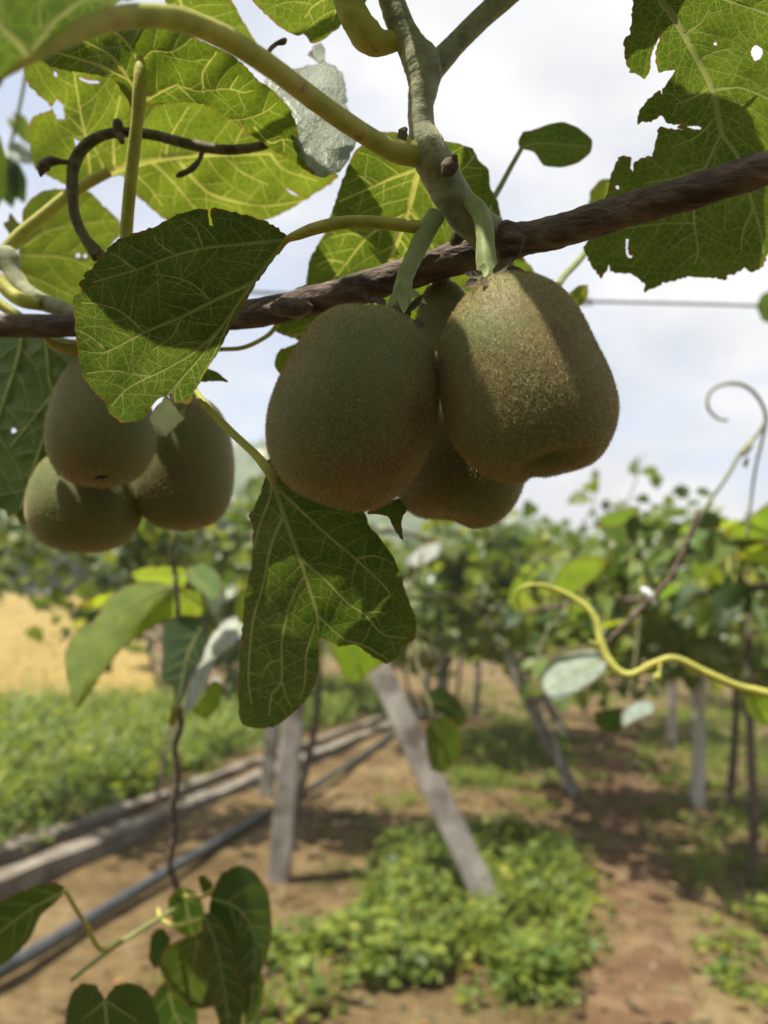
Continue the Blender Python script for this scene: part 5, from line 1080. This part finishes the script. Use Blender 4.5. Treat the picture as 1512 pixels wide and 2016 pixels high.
# hanging two-lobed leaf below
L12 = [(523, 938), (500, 1001), (490, 1015), (499, 1041), (495, 1110), (483, 1168), (475, 1254), (469, 1340), (470, 1404), (477, 1427), (509, 1434), (538, 1432), (572, 1409), (597, 1386), (618, 1352), (628, 1317), (630, 1257), (653, 1265), (667, 1274), (685, 1271), (699, 1268), (728, 1289), (762, 1307), (785, 1291), (790, 1274), (817, 1257), (820, 1225),
       (802, 1173), (785, 1119), (765, 1081), (728, 1035), (719, 1012), (690, 975), (600, 935), (548, 902), (527, 905)]
l12 = traced_leaf('leaf', L12, plane(600, 1150, 0.294, -0.003, 0.011, 0.002, 0.0004, fold=(625, 1240, 535, 938, 0.010)),
    [([(535, 938), (561, 1018), (590, 1099), (610, 1162), (623, 1205), (626, 1240)], 11, 4), ([(551, 966), (641, 1050), (699, 1099), (751, 1148), (768, 1168)], 7, 3), ([(592, 1099), (641, 1142), (687, 1188), (716, 1208), (754, 1248), (800, 1257)], 6, 3), ([(597, 1135), (569, 1196), (555, 1263), (554, 1340), (535, 1369), (530, 1410)], 6, 3),
     ([(621, 1230), (604, 1283), (600, 1346), (590, 1375)], 5, 2), ([(627, 1211), (655, 1240), (682, 1263)], 5, 2), ([(554, 1024), (532, 1081), (518, 1153), (498, 1225), (489, 1329), (495, 1385)], 7, 3), ([(535, 949), (532, 978), (509, 1041), (500, 1080)], 7, 3), ([(554, 1340), (565, 1375), (575, 1392)], 4, 2), ([(716, 1208), (740, 1204), (760, 1208)], 4, 2), ([(699, 1099), (740, 1095), (775, 1110)], 3.5, 2), ([(555, 1300), (530, 1305), (515, 1335)], 3.5, 2), ([(687, 1262), (725, 1275), (765, 1300)], 4, 2)],
    mat='leaf_dark', veinmat='vein_dark', parent=vine, label='two-lobed dark leaf hanging below the big kiwis', lat=(37, 78, 70, 1.4), seed=11, jit=0.8, wave=0.002, quilt=0.0016, tint=(0.95, 1.0, 0.9))
pxtube('petiole', [(310, 640, 0.315, 20), (345, 715, 0.312, 17), (395, 785, 0.302, 15), (450, 845, 0.288, 16), (500, 892, 0.278, 17), (525, 922, 0.274, 20), (540, 950, 0.274, 14)], M['petiole'], l12, sides=12, per=6)
traced_leaf('leaf', [(722, 1010), (760, 985), (808, 985), (790, 1028), (794, 1068), (776, 1042), (762, 1016)], plane(760, 1010, 0.285, 0.0, 0.0), (), mat='leaf_dark', veinmat='vein_dark', parent=vine, seed=12, grid=9, label='leaf tip showing between the two big kiwis from below')

# ragged leaf at the top right
L9 = [(1247, -20), (1244, 33), (1240, 67), (1227, 79), (1231, 119), (1240, 140), (1258, 149), (1270, 156), (1279, 137), (1285, 101), (1299, 71), (1291, 101), (1291, 125), (1297, 144), (1314, 140), (1329, 138), (1320, 152), (1308, 170), (1304, 187), (1300, 177), (1279, 193), (1258, 219), (1255, 247), (1264, 241), (1282, 241), (1302, 228), (1311, 241), (1326, 246), (1341, 243), (1334, 248), (1347, 257), (1335, 254),
      (1317, 253), (1298, 250), (1292, 277), (1283, 305), (1264, 311), (1247, 322), (1246, 338), (1240, 326), (1243, 310), (1225, 305), (1212, 318), (1210, 330), (1201, 345), (1195, 381), (1186, 405), (1172, 458), (1148, 487), (1163, 521), (1183, 549), (1197, 530), (1199, 520), (1201, 534), (1222, 539), (1243, 539), (1261, 551), (1270, 562), (1268, 576), (1297, 562), (1344, 548), (1380, 545), (1427, 552), (1435, 540), (1445, 542), (1466, 528), (1481, 536), (1502, 524), (1512, 500),
      (1570, 440), (1650, 250), (1610, 0), (1500, -80), (1300, -80)]
l9 = traced_leaf('leaf', L9, plane(1380, 280, 0.300, 0.002, 0.015, 0.0012),
    [([(1290, -60), (1302, 0), (1320, 24), (1347, 68), (1374, 119), (1401, 173), (1416, 238), (1422, 265), (1454, 312), (1484, 411), (1499, 461), (1503, 500)], 18, 4), ([(1404, 176), (1430, 173), (1463, 173), (1525, 200)], 8, 4), ([(1330, -50), (1420, -5), (1469, 12), (1530, 34)], 9, 5), ([(1420, 262), (1395, 315), (1383, 345), (1366, 420), (1374, 490), (1368, 520)], 7, 3), ([(1482, 412), (1462, 460), (1460, 500)], 5, 2), ([(1350, 64), (1380, 45), (1395, 20)], 5, 2), ([(1375, 120), (1400, 105), (1440, 95)], 4, 2), ([(1400, 170), (1370, 190), (1330, 205)], 4, 2), ([(1410, 230), (1370, 270), (1320, 290)], 4, 2), ([(1390, 330), (1330, 350), (1270, 360)], 4, 2), ([(1372, 440), (1310, 440), (1230, 450)], 4, 2)],
    holes=[[(1478, 104), (1482, 92), (1490, 90), (1500, 96), (1502, 108), (1496, 116), (1486, 120)], [(1233, 470), (1237, 472), (1236, 490), (1239, 503), (1246, 503), (1242, 508), (1235, 506), (1232, 488)], [(1353, 250), (1372, 248), (1380, 251), (1378, 255), (1366, 254)], [(1404, 86), (1410, 82), (1411, 90)], [(1212, 366), (1218, 366), (1219, 372), (1213, 372)]],
    mat='leaf_dark', veinmat='vein_dark', parent=vine, label='large insect-chewed leaf with ragged edge above the cane', lat=(43, 104, 60, 1.5), seed=13, jit=1.1, step=5, wave=0.0015, tint=(1.25, 1.2, 0.95))
traced_leaf('curled_edge', [(1406, 168), (1448, 116), (1466, 106), (1470, 112), (1450, 140), (1432, 172)], plane(1440, 140, 0.292, 0.0, 0.01), (), mat='leaf_silver', parent=l9, seed=14, grid=9, tint=(0.9, 0.9, 0.75))
# small leaves against the sky
sm = traced_leaf('leaf', [(1050, 255), (1085, 243), (1110, 240), (1140, 252), (1166, 275), (1163, 300), (1140, 320), (1115, 328), (1100, 330), (1070, 326), (1052, 300), (1034, 295), (1022, 290), (1021, 275), (1030, 259), (1046, 257)], plane(1090, 285, 0.37, 0.0, 0.012), [([(1026, 290), (1060, 282), (1110, 285), (1155, 288)], 4, 2)], mat='leaf_dark', veinmat='vein_dark', parent=vine, seed=15, label='small oval leaf on a thin stalk against the white sky', tint=(1.3, 1.3, 1.3), jit=0.3, step=9)
pxtube('petiole', [(1028, 290, 0.37, 9), (1008, 325, 0.367, 10), (988, 362, 0.362, 11), (966, 402, 0.355, 12), (950, 440, 0.33, 14), (940, 470, 0.29, 14)], M['stalk'], sm, sides=10)
a14 = traced_leaf('leaf', [(1158, 412), (1162, 378), (1178, 357), (1200, 352), (1222, 390), (1200, 440), (1160, 450)], plane(1180, 400, 0.46, 0.0, 0.01), [([(1175, 440), (1190, 400), (1196, 358)], 4, 2)], parent=vine, seed=16, tint=(1.1, 1.1, 1), label='small leaf behind the chewed leaf and cane')
pxtube('petiole', [(1175, 450, 0.46, 12), (1150, 500, 0.44, 13), (1112, 542, 0.41, 14), (1080, 580, 0.37, 15), (1020, 560, 0.30, 16), (1000, 500, 0.275, 16)], M['stalk'], a14, sides=10)
traced_leaf('leaf', [(1120, 602), (1121, 578), (1138, 563), (1158, 561), (1155, 588), (1136, 608)], plane(1140, 585, 0.42, 0.0, 0.01), [([(1122, 604), (1140, 585), (1156, 564)], 3, 2)], parent=vine, seed=17, tint=(1.5, 1.4, 1.1), grid=9, label='tiny leaf beside the right kiwi and the wire')
# pale leaf on the left and the shoots around it
traced_leaf('leaf', [(131, 372), (100, 373), (79, 378), (58, 395), (46, 412), (42, 443), (36, 500), (36, 560), (70, 590), (120, 606), (160, 604), (178, 560), (190, 520), (236, 462), (234, 433), (204, 405), (178, 380), (155, 372)], plane(130, 480, 0.445, 0.0, 0.012, 0.004), [([(40, 502), (80, 502), (120, 505), (155, 514), (190, 535)], 6, 3), ([(42, 538), (80, 552), (140, 582)], 5, 2), ([(46, 485), (90, 456), (150, 441), (232, 432)], 5, 2)],
    holes=[[(149, 501), (156, 499), (158, 506), (151, 507)], [(164, 502), (170, 500), (171, 507), (165, 508)]], parent=vine, seed=18, lat=(49, 78, 55, 1.4), tint=(1.25, 1.2, 1.1), label='smooth light green leaf behind the forked petioles')
traced_leaf('leaf', [(24, 470), (6, 440), (16, 435), (20, 418), (34, 436), (44, 444), (36, 466)], plane(25, 445, 0.45, 0.0, 0.0), (), parent=vine, seed=19, grid=9, tint=(1.2, 1.2, 1.1))
pxtube('green_shoot', [(-20, 520, 0.36, 34), (14, 505, 0.36, 42), (24, 535, 0.358, 36), (40, 565, 0.356, 38), (70, 588, 0.352, 36), (110, 604, 0.347, 32), (150, 618, 0.343, 28), (190, 630, 0.338, 26)], M['shoot'], vine, sides=12, bump=0.05, seed=20)
pxtube('petiole', [(-30, 520, 0.352, 26), (-6, 548, 0.35, 26), (18, 575, 0.348, 27), (45, 592, 0.346, 28), (80, 600, 0.346, 24)], M['petiole'], vine, sides=12)
pxtube('petiole', [(-40, 570, 0.345, 20), (-10, 592, 0.344, 21), (20, 612, 0.343, 20), (50, 630, 0.342, 16)], M['petiole'], vine, sides=12)
pxtube('petiole', [(86, 662, 0.345, 8), (110, 678, 0.346, 22), (150, 688, 0.346, 26), (200, 680, 0.345, 22), (240, 668, 0.344, 8)], M['petiole'], vine, sides=12)
# old brown tendril curling in front of the bright leaf
td = pxtube('tendril', [(530, 282, 0.335, 16), (505, 289, 0.335, 18), (440, 295, 0.336, 20), (370, 283, 0.337, 20), (290, 264, 0.338, 19), (220, 262, 0.338, 20), (172, 284, 0.338, 22), (148, 318, 0.338, 24), (142, 370, 0.338, 23), (148, 425, 0.337, 20), (168, 470, 0.336, 22), (196, 505, 0.335, 30)], M['tendril'], vine, sides=12, per=7, bump=0.06, seed=21)
pxtube('dry_bud', [(398, 298, 0.336, 9), (392, 316, 0.336, 10), (375, 334, 0.336, 13), (352, 345, 0.336, 11), (346, 346, 0.336, 4)], M['scale'], td, sides=8, bump=0.1)
pxtube('dry_bud', [(232, 268, 0.336, 18), (232, 246, 0.335, 22), (230, 236, 0.335, 14)], M['scale'], td, sides=8, bump=0.1)
pxtube('dry_bud', [(236, 266, 0.335, 16), (240, 278, 0.334, 12), (241, 284, 0.334, 5)], M['scale'], td, sides=8, bump=0.1)
pxtube('dry_bud', [(148, 322, 0.337, 14), (122, 318, 0.336, 11), (98, 318, 0.336, 20), (84, 330, 0.335, 24), (80, 348, 0.335, 4)], M['scale'], td, sides=8, bump=0.12)
# dark leaf hanging on the left, behind the small kiwis
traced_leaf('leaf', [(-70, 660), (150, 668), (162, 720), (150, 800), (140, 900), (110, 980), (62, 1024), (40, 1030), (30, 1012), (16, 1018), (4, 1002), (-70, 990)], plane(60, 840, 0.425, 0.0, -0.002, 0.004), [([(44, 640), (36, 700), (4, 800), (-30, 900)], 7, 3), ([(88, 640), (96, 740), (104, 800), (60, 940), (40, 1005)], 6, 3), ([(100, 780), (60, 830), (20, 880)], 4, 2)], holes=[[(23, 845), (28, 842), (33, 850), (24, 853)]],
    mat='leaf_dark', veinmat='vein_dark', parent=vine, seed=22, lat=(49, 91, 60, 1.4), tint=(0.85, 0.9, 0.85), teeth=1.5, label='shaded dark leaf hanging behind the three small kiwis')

for o_, n_ in ((main_shoot, 9000), (side_shoot, 3500), (big_pet, 5000), (td, 3000)): fuzz_on(o_, n_, seed=n_)
# ------------------------------------------------------------------ the kiwis
GP = 'kiwi fruits hanging from the cane'
kiwi('big plump kiwi with smooth rounded base, all in shade, touching the sunlit one',
     [(722, 602), (662, 610), (618, 640), (584, 690), (550, 752), (529, 820), (530, 882), (548, 930), (586, 966), (640, 992), (695, 1008)],
     [(722, 602), (778, 612), (818, 642), (848, 684), (861, 740), (862, 800), (850, 862), (826, 920), (790, 966), (745, 1000), (695, 1008)],
     0.242, hairs=60000, group=GP, lean=0.006, seed=1, stalk=[(858, 424, 0.256, 38), (838, 458, 0.254, 38), (815, 505, 0.25, 36), (798, 545, 0.246, 34), (792, 580, 0.243, 38), (790, 618, 0.240, 40)],
     sepals=[(790, 560, 0.238, -0.45, 1, 0, 0.010, 0.0026, 'stalk'), (800, 565, 0.238, 0.6, 0.7, 0, 0.009, 0.0026, 'stalk'), (792, 565, 0.236, 0.05, 1, -0.1, 0.0100, 0.0034, 'stalk'), (735, 598, 0.238, -0.8, -0.6, -0.2, 0.0065, 0.0024, 'drysepal'), (805, 612, 0.236, 0.8, -0.6, -0.2, 0.0065, 0.0026, 'drysepal'), (780, 604, 0.234, -0.3, 0.5, -0.3, 0.005, 0.003, 'drysepal'), (815, 630, 0.234, 0.6, 0.8, -0.1, 0.005, 0.003, 'drysepal'), (760, 596, 0.236, -0.9, 0.1, -0.3, 0.006, 0.003, 'drysepal')],
     dents=[(700, 990, 60, 16, 0.1, 0.0012), (725, 600, 40, 14, 0, 0.001)])
kiwi('broad kiwi with a sunlit patch of glinting fuzz and creased base',
     [(1005, 541), (960, 550), (915, 588), (882, 640), (865, 690), (867, 750), (876, 810), (890, 862), (922, 905), (968, 938), (1030, 955)],
     [(1005, 541), (1062, 552), (1106, 580), (1140, 626), (1166, 682), (1193, 738), (1209, 798), (1201, 852), (1170, 905), (1105, 932), (1030, 955)],
     0.236, hairs=70000, group=GP, lean=-0.004, seed=2, hair_len=(0.0009, 0.0022),
     stalk=[(928, 398, 0.252, 34), (946, 420, 0.247, 36), (955, 460, 0.243, 36), (957, 505, 0.240, 40), (962, 548, 0.238, 46), (966, 566, 0.238, 40)],
     sepals=[(972, 538, 0.232, 0.9, -0.5, -0.1, 0.007, 0.0034, 'drysepal'), (950, 540, 0.232, -0.9, 0.3, -0.2, 0.007, 0.0034, 'drysepal'), (985, 535, 0.233, 0.8, 0.2, -0.1, 0.007, 0.004, 'drysepal'), (962, 548, 0.230, -0.3, 0.6, -0.3, 0.006, 0.0034, 'drysepal'), (940, 550, 0.234, -0.8, 0.7, 0, 0.005, 0.003, 'drysepal'), (955, 520, 0.234, -0.2, 1, -0.1, 0.006, 0.003, 'stalk')],
     dents=[(1085, 912, 58, 17, -0.32, 0.0045), (1050, 945, 22, 14, -0.3, 0.002)])
kiwi('kiwi tucked behind the two biggest fruits, only its flat base and shoulder showing',
     [(852, 550), (826, 596), (814, 680), (806, 760), (796, 850), (786, 920), (782, 968), (796, 1000), (832, 1019), (880, 1026), (930, 1042)],
     [(852, 550), (900, 560), (942, 620), (982, 700), (1012, 780), (1030, 860), (1033, 930), (1022, 975), (1000, 1010), (968, 1034), (930, 1042)],
     0.288, hairs=26000, group=GP, dz=0.8, seed=3, stalk=[(905, 490, 0.280, 30), (880, 530, 0.284, 30), (862, 560, 0.287, 34)], dents=[(890, 1022, 40, 14, 0.15, 0.0012)])
kiwi('small oval kiwi with a dark withered flower end, lower edge crossing its two neighbours',
     [(186, 705), (150, 713), (122, 750), (105, 800), (96, 850), (100, 890), (116, 925), (146, 950), (202, 961)],
     [(186, 705), (240, 728), (276, 768), (297, 808), (304, 850), (300, 890), (281, 925), (252, 949), (202, 961)],
     0.343, hairs=20000, group=GP, seed=4, stalk=[(205, 640, 0.334, 22), (196, 680, 0.338, 22), (187, 712, 0.343, 26)], scar=(201, 940, 0.3245, 0.0042, 0.35), dents=[(200, 940, 24, 9, 0, 0.0016)])
kiwi('small round kiwi lowest of the cluster of three, sunlit on one shoulder',
     [(140, 882), (105, 896), (80, 921), (64, 960), (58, 1000), (67, 1040), (90, 1067), (120, 1080), (165, 1087)],
     [(140, 882), (200, 890), (246, 920), (270, 960), (277, 1000), (268, 1036), (246, 1065), (211, 1083), (165, 1087)],
     0.382, hairs=18000, group=GP, seed=5, stalk=[(190, 640, 0.34, 18), (180, 760, 0.37, 18), (145, 890, 0.384, 22)])
kiwi('small barrel-shaped shaded kiwi under the torn tip of the dark leaf',
     [(376, 780), (330, 789), (295, 830), (271, 890), (261, 940), (265, 985), (285, 1015), (312, 1036), (362, 1046)],
     [(376, 780), (411, 790), (436, 816), (452, 860), (459, 910), (457, 960), (445, 1000), (420, 1030), (362, 1046)],
     0.392, hairs=18000, group=GP, seed=6, stalk=[(330, 640, 0.33, 18), (350, 710, 0.36, 18), (374, 785, 0.39, 22)])

# ------------------------------------------------------------------ unseen leaves added above the frame to shade the fruit and leaves
top = P(750, -90, 0.256); up1 = top + np.array([-0.01, 0.0, 0.05]); up2 = top + np.array([-0.015, 0.01, 0.12])
tube('shoot', [P(768, -10, 0.256), top, up1, up2], [0.0038, 0.0037, 0.0034, 0.003], M['shoot'], vine, sides=12, bump=0.03)  # added stem that carries the unseen shade leaves
shade_leaf([(-0.046, 0.198), (-0.045, 0.182), (-0.047, 0.166), (-0.062, 0.148), (-0.095, 0.142), (-0.130, 0.152), (-0.158, 0.176), (-0.168, 0.201), (-0.160, 0.229), (-0.130, 0.244), (-0.095, 0.248), (-0.062, 0.242), (-0.046, 0.222)], 1.762, vine,
    [[(-0.05, 0.201), (-0.10, 0.196), (-0.16, 0.198)], [(-0.075, 0.199), (-0.11, 0.221), (-0.13, 0.241)], [(-0.075, 0.199), (-0.105, 0.171), (-0.12, 0.151)]], mat='leaf_dark', seed=61, petiole=[up1, 0.5 * (up1 + np.array([-0.05, 0.201, 1.762])) + np.array([0, 0, 0.006]), np.array([-0.05, 0.201, 1.7585])])
shade_leaf([(-0.0255, 0.176), (-0.026, 0.191), (-0.0275, 0.208), (-0.020, 0.231), (0.0, 0.248), (0.03, 0.254), (0.06, 0.241), (0.078, 0.214), (0.075, 0.181), (0.055, 0.154), (0.025, 0.142), (-0.005, 0.148), (-0.022, 0.162)], 1.764, vine,  # edge shaped to leave a gap for the sun patch on the fruit
    [[(-0.024, 0.201), (0.02, 0.198), (0.07, 0.201)], [(0.0, 0.199), (0.03, 0.221), (0.045, 0.244)], [(0.0, 0.199), (0.03, 0.171), (0.04, 0.151)]], mat='leaf_dark', seed=62, petiole=[up1, 0.5 * (up1 + np.array([-0.024, 0.201, 1.764])) + np.array([0, 0, 0.004]), np.array([-0.022, 0.201, 1.762])])
shade_leaf([(0.100, 0.285), (0.098, 0.262), (0.080, 0.240), (0.045, 0.230), (0.01, 0.236), (-0.015, 0.255), (-0.026, 0.282), (-0.018, 0.315), (0.01, 0.338), (0.045, 0.345), (0.078, 0.332), (0.096, 0.310)], 1.832, vine,
    [[(-0.018, 0.286), (0.02, 0.288), (0.06, 0.291)]], mat='leaf_dark', seed=63, petiole=[up2, 0.5 * (up2 + np.array([-0.02, 0.286, 1.83])) + np.array([0, 0, 0.004]), np.array([-0.018, 0.286, 1.829])])
shade_leaf([(-0.262, 0.270), (-0.255, 0.252), (-0.225, 0.246), (-0.185, 0.249), (-0.155, 0.258), (-0.146, 0.270), (-0.158, 0.284), (-0.19, 0.292), (-0.23, 0.291), (-0.255, 0.284)], 1.862, vine,
    [[(-0.15, 0.270), (-0.20, 0.270), (-0.258, 0.270)]], mat='leaf_dark', seed=64, petiole=[up2, 0.5 * (up2 + np.array([-0.148, 0.27, 1.862])) + np.array([0, 0, 0.012]), np.array([-0.150, 0.27, 1.857])])

# ------------------------------------------------------------------ the hazy summer air
def build_haze():
    x0, x1, y0, y1, z0, z1 = -420, 420, -60, 420, -2.0, 75.0
    V = [(x0, y0, z0), (x1, y0, z0), (x1, y1, z0), (x0, y1, z0), (x0, y0, z1), (x1, y0, z1), (x1, y1, z1), (x0, y1, z1)]
    Fc = [(0, 3, 2, 1), (4, 5, 6, 7), (0, 1, 5, 4), (1, 2, 6, 5), (2, 3, 7, 6), (3, 0, 4, 7)]
    m, N, L = mat_new('haze_air'); v = N('ShaderNodeVolumePrincipled'); v.inputs['Color'].default_value = (0.93, 0.95, 1.0, 1); v.inputs['Density'].default_value = 0.0022; v.inputs['Anisotropy'].default_value = 0.2
    o = N('ShaderNodeOutputMaterial'); L(v.outputs[0], o.inputs['Volume'])
    h = mesh_obj('haze', V, Fc, m, smooth=False); h['kind'] = 'stuff'
build_haze()
